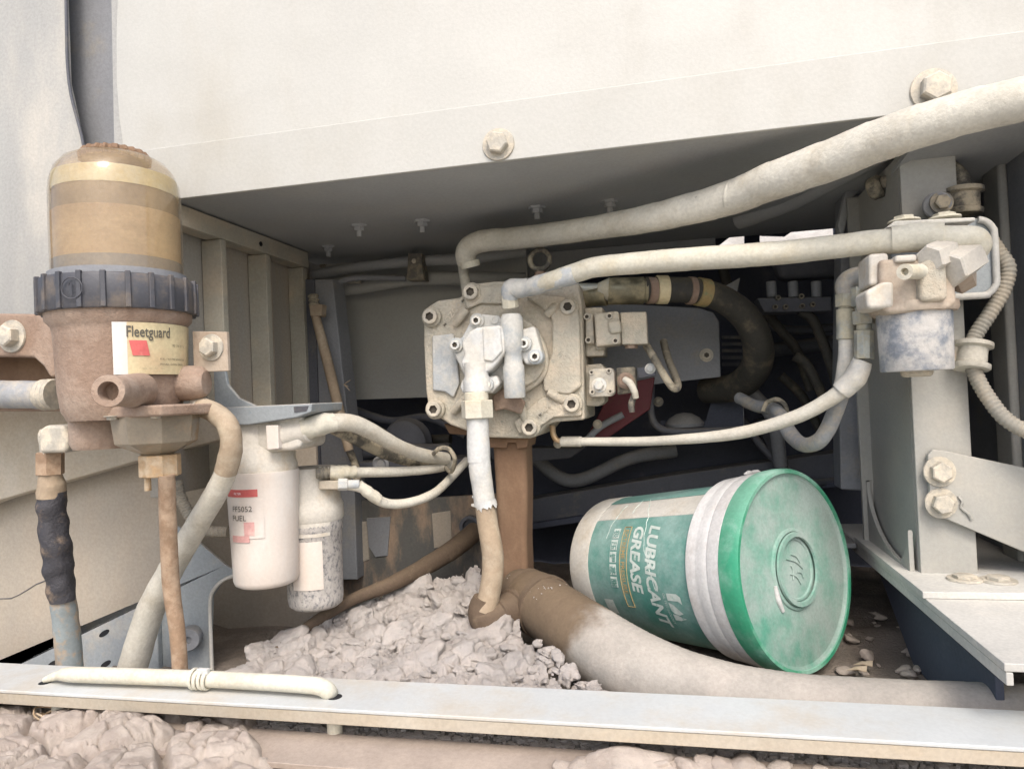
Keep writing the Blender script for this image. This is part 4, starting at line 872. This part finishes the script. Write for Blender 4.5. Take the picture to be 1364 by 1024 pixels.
for (a, b, r, n_) in (((1151, 478), (1151, 440), .0115, 10), ((1151, 440), (1151, 431), .0085, 18), ((1151, 432), (1150, 414), .0125, 6), ((1150, 414), (1149, 408), .009, 18), ((1149, 408), (1148, 382), .0125, 8)):
    obj('fitting', MB().cyl(at(*a, .93), at(*b, .93), r, n=n_, bev=.0008), 'steel', o, ang=20)
o = thing('looped_hose', 'grey hose looping down from the left-hand steel fitting into the dark bay', 'hose', at(1080, 590, 1.0))
hose('hose', [(1128, 478, .96), (1124, 510, .965), (1112, 550, .98), (1093, 585, 1.0), (1070, 592, 1.04), (1052, 577, 1.09), (1042, 556, 1.13), (1030, 545, 1.17), (1005, 540, 1.22), (985, 530, 1.26)], [9.5, 10, 10.5, 10.5, 10, 10, 9.5, 9, 8, 8], 'hoseg', o)
hose('clear_sleeve', [(1127, 450, .957), (1127, 480, .959), (1122, 515, .966)], [10, 10.5, 11], 'tape', o, wob=.06)
for (a, b, r, n_) in (((1127, 452), (1127, 412), .0115, 20), ((1127, 412), (1127, 408), .009, 18), ((1127, 409), (1127, 392), .0125, 6)):
    obj('fitting', MB().cyl(at(*a, .957), at(*b, .957), r, n=n_, bev=.0008), 'steel', o, ang=20)
obj('elbow', MB().tube(hp([(1127, 394, .957), (1126, 380, .957), (1135, 371, .955), (1155, 366, .95)]), [.010, .0125, .0125, .012], 12, 5), 'hoseg', o, ang=50)
# tie around the looped hose
o = obj('hose_tie', MB().tube(hp([(1016, 548, 1.15), (1022, 536, 1.15), (1036, 532, 1.14), (1046, 540, 1.14), (1048, 552, 1.15), (1040, 556, 1.16)]), .0035, 8, 5, wob=.2, wf=100), 'hosed', label='dusty tie wrapped round the looped hose in the dark bay', cat='cable tie')
# ================================================================ SMALL FILTER AT THE RIGHT
YR = .90
cr = at(1219, 455, YR); kr = S(cr)*.96; OO = V((cr.x, YR, 0))
fr = lambda py: at(1219, py, YR).z
o = thing('bowl_filter', 'small filter with blue grey dusty metal bowl under a tan cast head at the right', 'filter', V((cr.x, YR, fr(500))))
Rc = 47*kr
obj('bowl', MB().lathe([(0, fr(494)), (Rc*.93, fr(494)), (Rc*.965, fr(492)), (Rc, fr(418)), (Rc, fr(410))], OO, ax, 52), 'rcup', o, ang=40)
obj('drain_plug', MB().lathe([(Rc*.35, fr(502)), (Rc*.42, fr(500)), (Rc*.45, fr(494))], OO, ax, 12), 'castp', o)
obj('rim', MB().lathe([(Rc*.9, fr(418)), (Rc*1.12, fr(417)), (Rc*1.18, fr(412)), (Rc*1.16, fr(404)), (0, fr(403))], OO, ax, 44), 'brownp', o)
obj('head', MB().pp([(1172, 345), (1270, 343), (1276, 404), (1264, 412), (1184, 418), (1172, 408)], YR-.04, .09), 'brownp', o, bevel=.008, bseg=4)
obj('port_block', MB().pp([(1157, 338), (1184, 336), (1186, 378), (1158, 381)], YR-.03, .05), 'canl', o, bevel=.004)
obj('port_block', MB().pp([(1152, 388), (1178, 374), (1192, 374), (1192, 410), (1156, 412)], YR-.042, .05), 'canl', o, bevel=.005)
obj('cast_rib', MB().pp([(1224, 352), (1244, 340), (1262, 345), (1264, 400), (1226, 402)], YR-.052, .03), 'castp', o, bevel=.006, bseg=3)
obj('cast_rib', MB().pp([(1192, 340), (1222, 338), (1222, 348), (1193, 350)], YR-.045, .02), 'canl', o, bevel=.003)
p0, p1 = at(1226, 362, YR-.045), at(1205, 362, YR-.075)
obj('bleed_spigot', MB().lathe([(.009, 0), (.008, .012), (.0085, (p1-p0).length), (.004, (p1-p0).length), (.0035, (p1-p0).length-.006), (0, (p1-p0).length-.006)], p0, p1-p0, 20), 'hosel', o)
obj('hex_fitting', MB().cyl(at(1238, 346, YR-.05), at(1262, 336, YR-.03), .0165, n=6, bev=.002), 'canl', o, ang=20)
obj('hex_fitting', MB().cyl(at(1262, 360, YR-.045), at(1292, 340, YR-.02), .021, n=6, bev=.002), 'canl', o, ang=20)
obj('hex_fitting', MB().cyl(at(1272, 352, YR-.04), at(1282, 375, YR-.0), .016, n=6, bev=.002), 'brownp', o, ang=20)
o = thing('filter_bracket', 'rounded pale bracket plate behind the small right filter', 'bracket', at(1290, 390, .95))
ol = rrect(1188, 293, 1328, 398, 22, .05)
obj('plate', MB().pp(ol, .955, .005), 'bluep', o, bevel=.001)
ol2 = [at(x, y, .952) for x, y in rrect(1190, 295, 1326, 396, 21, .05)]
obj('rim_edge', MB().tube(ol2[:14], .0042, 8, 2), 'shelf', o, ang=60)
mb = MB(); 
for px, py in ((1204, 296), (1258, 292)): bolt(o, at(px, py, .94), (0, 0, 1), .012, 'hosel', h=.4)
obj('top_flap', MB().pp([(1180, 304), (1192, 294), (1300, 289), (1300, 295), (1196, 302)], .90, .05), 'shelf', o, bevel=.002)
# conduits at the right
o = thing('ribbed_conduit', 'grey ribbed conduit bowing out at the right of the small filter down to the edge', 'conduit', at(1340, 500, .98))
rc = S(at(1330, 400, .98))*10
obj('conduit', MB().conduit(hp([(1318, 318, .98), (1332, 338, .975), (1343, 358, .97), (1336, 388, .97), (1318, 418, .97), (1300, 446, .97), (1292, 470, .965), (1300, 500, .96), (1318, 532, .95), (1345, 562, .94), (1400, 590, .93)]), rc, .0052), 'conduit', o, ang=80)
p0, p1 = at(1293, 492, .962), at(1296, 456, .968)
obj('rubber_clamp', MB().lathe([(.0195, 0), (.021, .002), (.021, .006), (.0165, .008), (.0165, (p1-p0).length-.008), (.022, (p1-p0).length-.006), (.022, (p1-p0).length-.001), (.0195, (p1-p0).length)], p0, p1-p0, 28), 'hosec', o)
obj('clamp_ear', MB().pp([(1266, 462), (1284, 455), (1284, 492), (1270, 486)], .965, .015), 'canl', o, bevel=.003)
o = thing('arched_conduit', 'short dusty conduit arching over the top of the pale post', 'conduit', at(1230, 230, 1.02))
obj('conduit', MB().conduit(hp([(1168, 248, 1.05), (1190, 238, 1.04), (1215, 228, 1.03)]), S(at(1200, 235, 1.03))*9, .005), 'conduit', o, ang=80)
hose('sleeve', [(1208, 230, 1.03), (1232, 222, 1.02), (1258, 222, 1.01), (1276, 236, 1.0), (1284, 256, 1.0)], [10, 11, 12, 12, 12], 'hosed', o)
obj('coupling', MB().cyl(at(1158, 254, 1.055), at(1176, 246, 1.045), .0155, n=20, bev=.003), 'hosed', o)
p0, p1 = at(1284, 286, .985), at(1284, 250, .985)
obj('rubber_clamp', MB().lathe([(.0195, 0), (.021, .002), (.021, .006), (.0175, .008), (.0175, (p1-p0).length-.008), (.022, (p1-p0).length-.006), (.022, (p1-p0).length-.001), (.0195, (p1-p0).length)], p0, p1-p0, 28), 'hosed', o)
obj('clamp_strap', MB().cyl(at(1248, 273, .97), at(1248, 273, .955), .016, n=24, bev=.002), 'slate', o); bolt(o, at(1254, 270, .954), FR, .009, 'boltd', 'hex')
# ================================================================ BELOW THE PUMP
o = thing('pressure_hose', 'white sleeved pressure hose dropping from the pump cover, tan in its lower half', 'hose', at(650, 800, .98))
def PH(px, py, Y): return at(px, py, Y)
obj('hex_nut', MB().cyl(at(636, 557, 1.0), at(635, 533, 1.0), .0235, n=6, bev=.001), 'hosel', o, ang=20)
obj('nut_collar', MB().cyl(at(635, 534, 1.0), at(634, 522, 1.0), .0175, n=28, bev=.001), 'hosel', o)
obj('crimp', MB().lathe([(.0165, 0), (.0168, .02), (.016, .045), (.016, .066)], at(638, 615, 1.0), at(636, 557, 1.0)-at(638, 615, 1.0), 28), 'castw', o)
hose('white_sleeve', [(638, 604, 1.0), (640, 630, 1.0), (643, 650, 1.0), (646, 673, 1.0)], [14.5, 14.8, 14.2, 14.2], 'castw', o, n=32, wob=.03)
mb = MB(); t0 = hp([(646, 668, 1.0), (648, 674, 1.0)])    # torn lower edge
ringp = []; u_ = (t0[1]-t0[0]).normalized(); a_ = u_.orthogonal().normalized(); b_ = u_.cross(a_); rb = S(t0[0])*14.6
top_, bot_ = [], []
for i in range(40):
    t = 2*math.pi*i/40; d = a_*math.cos(t)+b_*math.sin(t); top_.append(mb.bm.verts.new(t0[0]+d*rb)); bot_.append(mb.bm.verts.new(t0[0]+d*rb*1.02+u_*(.006+.006*R_.random()+.005*noise.noise(d*3))))
for i in range(40): mb.face((top_[i], top_[(i+1) % 40], bot_[(i+1) % 40], bot_[i]))
obj('torn_edge', mb, 'castw', o, ang=80)
for (x, y) in ((629, 660), (628, 671)):
    q = at(x, y, .995); obj('paper_flake', MB().prism([q, q+V((.008, 0, .002)), q+V((.007, .002, -.006)), q+V((-.001, .001, -.003))], V((0, .0008, 0))), 'castw', o)
hose('tan_hose', [(645, 664, 1.0), (650, 700, 1.0), (656, 735, .995), (656, 765, .99), (651, 795, .985), (645, 815, .98)], [13.5, 14, 14.5, 14.5, 14.5, 15], 'hoset', o, n=26, wob=.015)
o = thing('suction_column', 'square brown suction duct descending from the underside of the pump', 'duct', at(680, 760, 1.12))
obj('duct', MB().prism([at(x, y, 1.09) for x, y in ((655, 584), (700, 584), (702, 650), (701, 720), (704, 800), (667, 800), (662, 700))], V((0, .06, 0))), 'column', o, bevel=.009, bseg=4)
obj('duct_collar', MB().prism([at(x, y, 1.08) for x, y in ((650, 583), (704, 583), (702, 596), (688, 598), (687, 590), (676, 590), (675, 597), (652, 596))], V((0, .07, 0))), 'column', o, bevel=.002)
obj('dark_flange', MB().pp([(590, 564), (628, 572), (628, 580), (598, 578)], 1.11, .06), 'column', o, bevel=.003)
o = thing('suction_hose', 'very fat pale suction hose with dark wet start sweeping right behind the sill', 'hose', at(900, 930, .88))
pts = [(690, 792, 1.08), (712, 800, 1.05), (745, 822, 1.0), (790, 856, .94), (860, 898, .89), (950, 932, .86), (1060, 952, .84), (1200, 961, .83), (1364, 968, .82), (1500, 975, .82)]
rs = [34, 39, 42, 48, 51, 52, 53, 53, 54, 56]
hose('hose', pts, rs, 'bighose', o, n=64, sub=40, wob=.012, wf=30, wrap=(.012, .008))
for f, r in (((702, 796, 1.065), 38), ((726, 808, 1.03), 42)):
    q = at(*f); d = at(745, 822, 1.0)-at(700, 795, 1.065); rr_ = S(q)*r
    obj('hose_clamp', MB().lathe([(rr_*.96, -.006), (rr_*1.02, -.005), (rr_*1.02, .005), (rr_*.96, .006)], q, d, 40), 'boot', o)
obj('branch_elbow', MB().tube(hp([(647, 796, .985), (643, 815, .985), (650, 824, .985), (668, 818, 1.0), (690, 808, 1.03), (712, 800, 1.05)]), [S(at(650, 810, 1))*r for r in (16, 20, 22, 23, 26, 30)], 28, 8, wob=.05), 'boot', o, ang=60)
for f in ((663, 820, .995), (682, 812, 1.02)):
    q = at(*f); rr_ = S(q)*(24 if f[0] < 670 else 27); obj('hose_clamp', MB().lathe([(rr_*.96, -.005), (rr_*1.03, -.004), (rr_*1.03, .004), (rr_*.96, .005)], q, at(690, 808, 1.03)-at(655, 822, .985), 36), 'boot', o)
gr = MB()
for i in range(90):
    f_ = R_.random()**1.3; c_ = at(692, 793, 1.075).lerp(at(745, 822, 1.0), f_); ax_ = (at(745, 822, 1.0)-at(692, 793, 1.075)).normalized(); s_ = R_.uniform(.0008, .0017)
    d_ = V((R_.gauss(0, .35)-.1, R_.gauss(-.35, .35), 1)); d_ = (d_-ax_*d_.dot(ax_)).normalized(); q = c_+d_*S(c_)*(34+9*f_)
    gr.box(q, s_, s_, s_, Quaternion((R_.random(), R_.random(), R_.random()), R_.random()*3))
obj('grit', gr, 'clay', o, kind='stuff')

# ================================================================ GREASE PAIL
o = PAIL = thing('grease_pail', 'green and white grease pail lying on its side with its round green lid facing right', 'bucket', V((.03, 1.05, -.385)))
Lc = V((.151, .995, -.242)); az, el = .88, .13; RL_, HL, RBs = .1295, .335, .104
nn = V((math.sin(az)*math.cos(el), -math.cos(az)*math.cos(el), math.sin(el))).normalized(); axb = -nn
uu = V((0, 0, 1)); uu = (uu-axb*uu.dot(axb)).normalized(); vv = axb.cross(uu)        # phi=0 up, phi=+90 along vv
def rb_(t): return RL_*.90+(RBs-RL_*.90)*(t-.055)/(HL-.055)
def pb(t, phi, off=0): return Lc+axb*t+(uu*math.cos(phi)+vv*math.sin(phi))*(rb_(t)+off)
tube_ = [(rb_(.05)-.002, .03), (rb_(.05), .055), (rb_(.2), .2), (rb_(HL-.012), HL-.012), (rb_(HL)-.001, HL-.004), (rb_(HL)-.006, HL), (rb_(HL)-.012, HL), (rb_(HL)-.014, HL-.006), (0, HL-.006)]
obj('body', MB().lathe(tube_, Lc, axb, 96), 'pail', o, ang=40)
obj('base_band', MB().lathe([(rb_(.285)+.0005, .285), (rb_(.29)+.0015, .288), (rb_(.325)+.0012, .325), (rb_(.33), .33)], Lc, axb, 96), 'pail', o, ang=50)
obj('collar', MB().lathe([(RL_*.9, .085), (RL_*.955, .083), (RL_*.965, .070), (RL_*.963, .067), (RL_*.968, .064), (RL_*.980, .056), (RL_*.983, .050), (RL_*.980, .047), (RL_*.99, .044), (RL_*.995, .028), (RL_*.9, .022)], Lc, axb, 96), 'pailw', o, ang=30, bevel=.001)
lid = obj('lid', MB().lathe([(RL_*.97, .026), (RL_*1.0, .025), (RL_*1.012, .012), (RL_*1.01, .003), (RL_*.995, -.001), (RL_*.965, -.001), (RL_*.95, .002), (RL_*.93, .0035), (RL_*.41, .003), (RL_*.40, .0008), (RL_*.375, .0), (RL_*.36, .003), (RL_*.32, .003), (RL_*.31, .0012), (RL_*.29, .0012), (RL_*.28, .003), (0, .0025)], Lc, axb, 110), 'greenlid', o, ang=25)
obj('lid_skirt', MB().lathe([(RL_*.985, .027), (RL_*1.006, .026), (RL_*1.018, .013), (RL_*1.0155, .002), (RL_*1.0, -.0025), (RL_*.965, -.0022), (RL_*.955, .003)], Lc, axb, 110, cap=False), 'greenrim', lid, ang=40)
# faint embossed mark in the ring of the lid
def lidp(x, y, off=.0): return Lc+nn*(-.0018+off)+uu*y+vv*x*1
for a, b in (((-.018, .016), (.016, -.002)), ((-.006, .02), (.012, .006)), ((-.014, -.004), (.006, -.02)), ((.002, -.004), (.014, -.014)), ((-.01, .006), (-.01, -.012))):
    obj('embossed_mark', MB().tube([lidp(*a), lidp((a[0]+b[0])/2+.003, (a[1]+b[1])/2+.002), lidp(*b)], .0011, 8, 4), 'greenlid', lid, ang=60)
obj('emblem_ring', MB().lathe([(RL_*.37, -.0012), (RL_*.365, -.0042), (RL_*.32, -.0042), (RL_*.315, -.0012)], Lc+nn*0, axb, 60, cap=False), 'greenlid', lid)
obj('lid_scratch', MB().tube([lidp(-.052, -.012, .0), lidp(-.050, -.03, .0), lidp(-.044, -.045, .0)], [.0025, .0038, .0025], 8, 5), 'pailw', lid, ang=60)
# wrapped label
ph0 = math.radians
def wrap(t0, t1, p0, p1, off, m, name, par, nt_=12, npx=60, edge=0):
    mb = MB(); r = []
    for i in range(npx+1):
        ph = p0+(p1-p0)*i/npx; r.append([mb.bm.verts.new(pb(t0+(t1-t0)*j/nt_ + (edge*noise.noise(V((ph*9, j, 0))) if j in (0, nt_) else 0), ph, off)) for j in range(nt_+1)])
    for i in range(npx):
        for j in range(nt_): mb.face((r[i][j], r[i+1][j], r[i+1][j+1], r[i][j+1]))
    return obj(name, mb, m, par, ang=80)
# which way round is visible: side facing the camera
sgn = 1 if vv.dot(V((0, 0, 0))-Lc) > 0 else -1
lab = wrap(.086, .285, sgn*rad(43), sgn*rad(200), .0006, 'green', 'wrap_label', o)
wrap(.086, .285, sgn*rad(-60), sgn*rad(22), .0006, 'green', 'wrap_label', o)
wrap(.088, .283, sgn*rad(22.5), sgn*rad(42.5), .0004, 'pail', 'label_gap', o)
def tf(t0, phi0, off=.0012):
    # text runs round the pail, letter tops towards the lid
    return lambda x, y: pb(t0-y, sgn*(phi0+x/rb_(t0)), off)
txt('LUBRICANT', .027, tf(.162, rad(50)), 'print', lab, bold=.0009, shear=.18, spacing=1.0)
txt('GREASE', .027, tf(.192, rad(50)), 'print', lab, bold=.0009, shear=.18, spacing=1.0)
def frame(t0, t1, p0, p1, m, w=.0012):
    q = [pb(t0, sgn*p0, .0014)]
    pts = [pb(t0, sgn*(p0+(p1-p0)*i/16), .0013) for i in range(17)]+[pb(t1, sgn*(p1+(p0-p1)*i/16), .0013) for i in range(17)]; pts.append(pts[0])
    obj('label_frame', MB().tube(pts, .0007, 5, 1), m, lab)
frame(.200, .214, rad(51), rad(112), 'printgold')
txt('EXTREME PRESSURE', .0105, tf(.2115, rad(53)), 'printgold', lab, bold=.0002)
for i, ch in enumerate(('锂', '基', '润', '滑', '脂')):
    a = rad(52+9.3*i); wrap(.222, .236, sgn*a, sgn*(a+rad(8)), .0011, 'print', 'printed_box', lab, 2, 6)
for i, ch in enumerate('极压锂基脂'):
    txt(ch, .0125, tf(.2338, rad(53.3+9.3*i), .0016), 'green', lab, bold=.0003)
# chinese style strokes and the flame-like crest
def pol(pts, t0, p0, m, off=.0012, name='crest'):
    mb = MB(); f = tf(t0, p0, off); mb.face([mb.bm.verts.new(f(x, y)) for x, y in pts]); bmesh.ops.triangulate(mb.bm, faces=mb.bm.faces); obj(name, mb, m, lab)
p_ = rad(98)
pol([(0, 0), (.010, 0), (.010, .018), (.014, .024), (.004, .024), (0, .018)], .130, p_, 'print')
pol([(.013, 0), (.016, .008), (.022, .014), (.028, .020), (.031, .012), (.029, .004), (.024, 0)], .130, p_, 'print')
pol([(.030, 0), (.040, 0), (.040, .010), (.036, .022), (.034, .014), (.031, .008)], .130, p_, 'print')
txt('OIL TECHNOLOGY', .0055, tf(.137, p_), 'print', lab)
wrap(.243, .262, sgn*rad(108), sgn*rad(121), .0011, 'print', 'seal_mark', lab, 3, 10)
# dents, drips and scratches of paper
for (t0, p0, t1, p1) in ((.20, 20, .175, 44), (.175, 44, .168, 66), (.168, 66, .15, 90), (.24, 26, .25, 60), (.16, 62, .15, 96), (.215, 20, .215, 38)):
    obj('scuff', MB().tube([pb(t0+(t1-t0)*i/6+.001*math.sin(i*2), sgn*rad(p0+(p1-p0)*i/6), .0004) for i in range(7)], .0006, 5, 2, wob=.5, wf=200), 'print', lab)
wrap(.081, .088, sgn*rad(28), sgn*rad(110), .0022, 'greenrim', 'torn_film', o, 2, 50, .0015)
obj('pail_handle_stub', MB().tube([Lc+axb*.045+(uu*math.cos(a)+vv*math.sin(a))*RL_*1.005 for a in (-.12, -.05, .02, .1, .16)], [.0015, .003, .002, .003, .0012], 8, 4, wob=.3, wf=200), 'pailw', o, ang=60)

# more machinery lost in the dark bay
o = thing('wiring_loom', 'dark bundle of cables hanging behind the pump in the shadowed bay', 'cables', at(620, 610, 1.4))
for k, pts in enumerate(([(470, 545, 1.42), (520, 560, 1.41), (570, 556, 1.4), (620, 580, 1.4)], [(480, 560, 1.44), (530, 585, 1.42), (600, 585, 1.41)], [(700, 600, 1.5), (760, 640, 1.48), (840, 610, 1.48), (900, 600, 1.5)], [(990, 560, 1.45), (1020, 600, 1.42), (1070, 640, 1.42), (1120, 640, 1.45)], [(960, 345, 1.45), (975, 400, 1.45), (990, 440, 1.46)], [(1000, 520, 1.4), (1030, 560, 1.38), (1040, 620, 1.4)])):
    hose('cable', pts, 5+k % 3*2, ('dark', 'hoseb', 'slate')[k % 3], o)
o = thing('pipe_bracket', 'dark angled bracket with pipes deep behind the looped hose', 'bracket', at(1060, 620, 1.5))
obj('angle', MB().pp([(1005, 560), (1020, 556), (1060, 640), (1046, 646)], 1.5, .03), 'dark', o, bevel=.002)
obj('cross_tube', MB().tube(hp([(990, 470, 1.5), (1040, 465, 1.5), (1115, 455, 1.5)]), .014, 14, 4), 'dark', o, ang=60)
obj('cross_tube', MB().tube(hp([(1000, 430, 1.52), (1060, 440, 1.5), (1115, 436, 1.5)]), .009, 12, 4), 'dark', o, ang=60)
# ================================================================ CLAY HEAP
def clodmesh(i, sub=4, rough_=.42, flat=.7, m='clay'):
    rr = random.Random(i); PL = [(V((rr.gauss(0, 1), rr.gauss(0, 1), rr.gauss(0, 1))).normalized(), rr.uniform(.62, 1)) for _ in range(13)]+[(V((0, 0, 1)), .6)]
    b = bmesh.new(); bmesh.ops.create_icosphere(b, subdivisions=sub, radius=1); off = V((i*11.3, i*5.1, 2.7))
    for v in b.verts:
        d = v.co.normalized(); c = noise.voronoi(d*1.6+off, distance_metric='DISTANCE')[0]
        r = sum((max(d.dot(n_), .05)/h_)**6 for n_, h_ in PL)**(-1/6)*1.15
        r *= 1+.5*rough_*noise.noise(d*1.5+off)+.10*noise.noise(d*3.5+off)+.07*noise.noise(d*6+off)+.04*noise.noise(d*14+off) - .10*max(0, .12-(c[1]-c[0]))/.12
        v.co = d*r; v.co.z *= flat
    me = bpy.data.meshes.new('clod'); b.to_mesh(me); b.free(); me.materials.append(MATS[m]); me.shade_smooth(); me.set_sharp_from_angle(angle=rad(80)); return me
CM = [clodmesh(i) for i in range(12)]
CML = [clodmesh(i+40, 3, .3, .7, 'claylow') for i in range(8)]
def inpoly(x, y, P):
    c = False
    for i in range(len(P)):
        (x0, y0), (x1, y1) = P[i-1], P[i]
        if (y0 > y) != (y1 > y) and x < (x1-x0)*(y-y0)/(y1-y0)+x0: c = not c
    return c
POLY = [(312, 900), (350, 850), (400, 826), (460, 796), (520, 778), (560, 766), (600, 760), (636, 752), (650, 790), (690, 815), (696, 842), (716, 872), (750, 905), (775, 935), (700, 945), (500, 935), (312, 915)]
def Yh(px, py): return .765+(930-py)*.0021
heap = thing('clay_heap', 'heap of cracked pale grey clay clods filling the compartment floor', 'clay heap', at(530, 900, .8))
# core of the heap: packed lumps with cracks between, under the loose clods
mb = MB(); NX, NY = 300, 140; g = {}
def cell(q, k, rnd):
    dd, pp_ = noise.voronoi(q*k); h = V(pp_[0]); rh = (math.sin(h.x*12.9+h.y*78.2+h.z*37.7)*43758.5) % 1
    e = dd[1]-dd[0]; tilt = (q*k-h)
    return (min(1, e/.35)**.5)*.6 + rh*rnd + .5*tilt.x*(rh-.5) + .5*tilt.y*((rh*7) % 1-.5)
for i in range(NX+1):
    for j in range(NY+1):
        px = 300+490*i/NX; py = 745+(945-745)*j/NY; q = at(px, py, Yh(px, py))
        q2 = q+V((noise.noise(q*30), noise.noise(q*30+V((9, 0, 0))), 0))*.008; q2.z = 0
        h = .016*cell(q2, 24, .8)+.005*cell(q2+V((3, 1, 0)), 62, .6)+.0025*noise.noise(q*110)+.0015*noise.noise(q*230)
        g[i, j] = mb.bm.verts.new(q+V((0, 0, h-.024)))
for i in range(NX):
    for j in range(NY):
        if inpoly(300+490*(i+.5)/NX, 745+200*(j+.5)/NY, POLY): mb.face((g[i, j], g[i+1, j], g[i+1, j+1], g[i, j+1]))
o_ = obj('packed_clay', mb, 'clay', heap, ang=80)
def put(parent, me, p, s, name='clod', sq=None):
    c = bpy.data.objects.new(name, me); COL.objects.link(c); c.parent = parent; c.location = p-WO[parent.name]
    c.rotation_euler = (R_.uniform(-.5, .5), R_.uniform(-.5, .5), R_.uniform(0, 6.28)); c.scale = (s*R_.uniform(.8, 1.25), s*R_.uniform(.8, 1.2), s*R_.uniform(.8, 1)); return c
placed = []; tries = 0
while len(placed) < 120 and tries < 9000:
    tries += 1
    px, py = R_.uniform(315, 780), R_.uniform(752, 935)
    if not inpoly(px, py, POLY) or (px > 680 and py < 862): continue
    s = R_.choice((R_.uniform(14, 22), R_.uniform(20, 32), R_.uniform(26, 38))) if len(placed) < 20 else R_.uniform(5, 11)
    if any((px-a)**2+((py-b)*1.35)**2 < (.62*(s+r))**2 for a, b, r in placed): continue
    placed.append((px, py, s))
    q = at(px, py, Yh(px, py)); sm = s*S(q)
    put(heap, R_.choice(CM), q+V((0, 0, -.20*sm-.007)), sm)
# slab clods at the left foot of the heap
for px, py, s in ((335, 884, 15), (352, 866, 12), (330, 898, 14)):
    q = atz(px, py, -.362); q.y = max(q.y, .775); put(heap, R_.choice(CM), V((q.x, q.y, -.372)), s*S(q)*.9)
# loose crumbs: countless
mb = MB()
for i in range(2200):
    px, py = R_.uniform(315, 790), R_.uniform(752, 935)
    if not inpoly(px, py, POLY): continue
    q = at(px, py, Yh(px, py)); s = R_.uniform(.0008, .0034)
    mb.box(q+V((0, 0, R_.uniform(-.016, -.005))), s, s, s*.8, Quaternion((R_.random(), R_.random(), R_.random()), R_.random()*3))
obj('crumbs', mb, 'clay', heap, kind='stuff')
# litter right of the pail and in the gap right of the heap
o = thing('floor_litter', 'loose soil lumps and dry leaf on the floor right of the pail lid', 'soil lumps', at(1200, 880, 1.0))
for i in range(34):
    px, py = R_.uniform(1125, 1290), R_.uniform(815, 905); q = atz(px, py, -.380); put(o, R_.choice(CML), q, R_.uniform(.003, .011), 'soil_lump')
for px, py in ((1142, 893), (1150, 886)):
    q = atz(px, py, -.372); obj('dry_leaf', MB().prism([q+V((-.012, 0, 0)), q+V((-.002, -.008, .004)), q+V((.010, -.004, 0)), q+V((.013, .004, .005)), q+V((0, .008, .002))], V((0, 0, .0008))), 'hoset', o)
o = thing('gap_rubble', 'small dark clay lumps in the gap between the heap and the fat suction hose', 'soil lumps', at(760, 910, .85))
for i in range(40):
    t = R_.random(); px = 712+90*t+R_.uniform(-8, 14); py = 848+78*t+R_.uniform(-8, 10); q = at(px, py, .90-.08*t); put(o, R_.choice(CM), q-V((0, 0, .01)), R_.uniform(.004, .012), 'soil_lump')

# ================================================================ CRAWLER TRACK BELOW THE SILL
o = thing('crawler_track', 'dusty crawler track running below the sill with worn brown shoe plates', 'track', V((0, .6, -.45)))
ZT = -.365
def tz(px, py): return atz(px, py, ZT)
mb = MB(); mb.box((-.15, .731, -.3575), 2.1, .060, .006); obj('gravel_ledge', mb, 'slate', o)
mb = MB(); mb.box((-.25, .632, ZT-.020), 2.2, .006, .06); 
obj('track_frame_side', mb, 'track', o)
xs = [-.95+.1905*i for i in range(9)]
for i, x in enumerate(xs):
    mb = MB(); mb.box((x+.093, .575, ZT-.022), .186, .12, .014); obj('track_shoe', mb, 'track', o, bevel=.003)
    mb = MB(); mb.box((x+.02, .575, ZT-.010), .012, .12, .010); obj('grouser_bar', mb, 'track', o, bevel=.003)
mb = MB(); mb.box((-.15, .667, -.351), 2.1, .065, .006); obj('track_guard', mb, 'track', o, bevel=.001)
o = thing('track_mud', 'thick cracked tan mud caked on the track at the lower left corner', 'mud', V((-.5, .62, ZT)))
mb = MB(); NX, NY = 210, 80; g = {}
for i in range(NX+1):
    for j in range(NY+1):
        px = -60+445*i/NX; py = 930+150*j/NY
        base = atz(px, py, ZT+.02); f = min(1, (385-px)/40) if px > 345 else 1
        q = V((base.x, base.y, 0)); c = noise.voronoi(q*10)[0]; cr = max(0, .12-(c[1]-c[0]))/.12; c2 = noise.voronoi(q*31)[0]; cr = max(cr, .35*max(0, .1-(c2[1]-c2[0]))/.1)
        lump = .016*(1-min(1, c[0]*1.3)) + .014*noise.noise(q*9) + .004*noise.noise(q*40)+.003*noise.noise(q*95)
        base = V((base.x, base.y, ZT-.016+.046*f+lump*f*.8-.018*cr*f-.010*max(0, (base.y-.655)/.05))); base.y = min(base.y, .735)
        g[i, j] = mb.bm.verts.new(base)
for i in range(NX):
    for j in range(NY): mb.face((g[i, j], g[i+1, j], g[i+1, j+1], g[i, j+1]))
obj('mud_cake', mb, 'claylow', o, ang=80)
for px, py, s in ((20, 985, 40), (240, 985, 42), (335, 992, 38), (150, 1012, 30), (-30, 965, 30), (300, 1015, 24)):
    q = atz(px, py, ZT+.02); q.y = min(q.y, .69); c = put(o, R_.choice(CML), q-V((0, 0, .012)), s*S(q)*.8, 'mud_lump'); c.scale[2] *= .6
o = thing('track_mud', 'row of upright brown mud lumps stuck on the track at the bottom right of centre', 'mud', V((.05, .62, ZT)))
for px, s in ((748, 12), (772, 17), (800, 24), (826, 18), (852, 14), (874, 16), (897, 14), (915, 20), (940, 15), (963, 16), (985, 20), (1008, 14), (1040, 10), (1090, 8)):
    q = atz(px, 1022, -.347); put(o, R_.choice(CML), q, s*S(q)*1.15, 'mud_lump')
mb = MB()
for i in range(2600):
    x_ = R_.uniform(-.6, .35); s = R_.uniform(.002, .006)*R_.random()+.001
    mb.box(V((x_, R_.uniform(.703, .755), -.353)), s*1.4, s, s, Quaternion((0, 0, 1), R_.random()*3))
obj('gravel', mb, 'clay', o, kind='stuff')
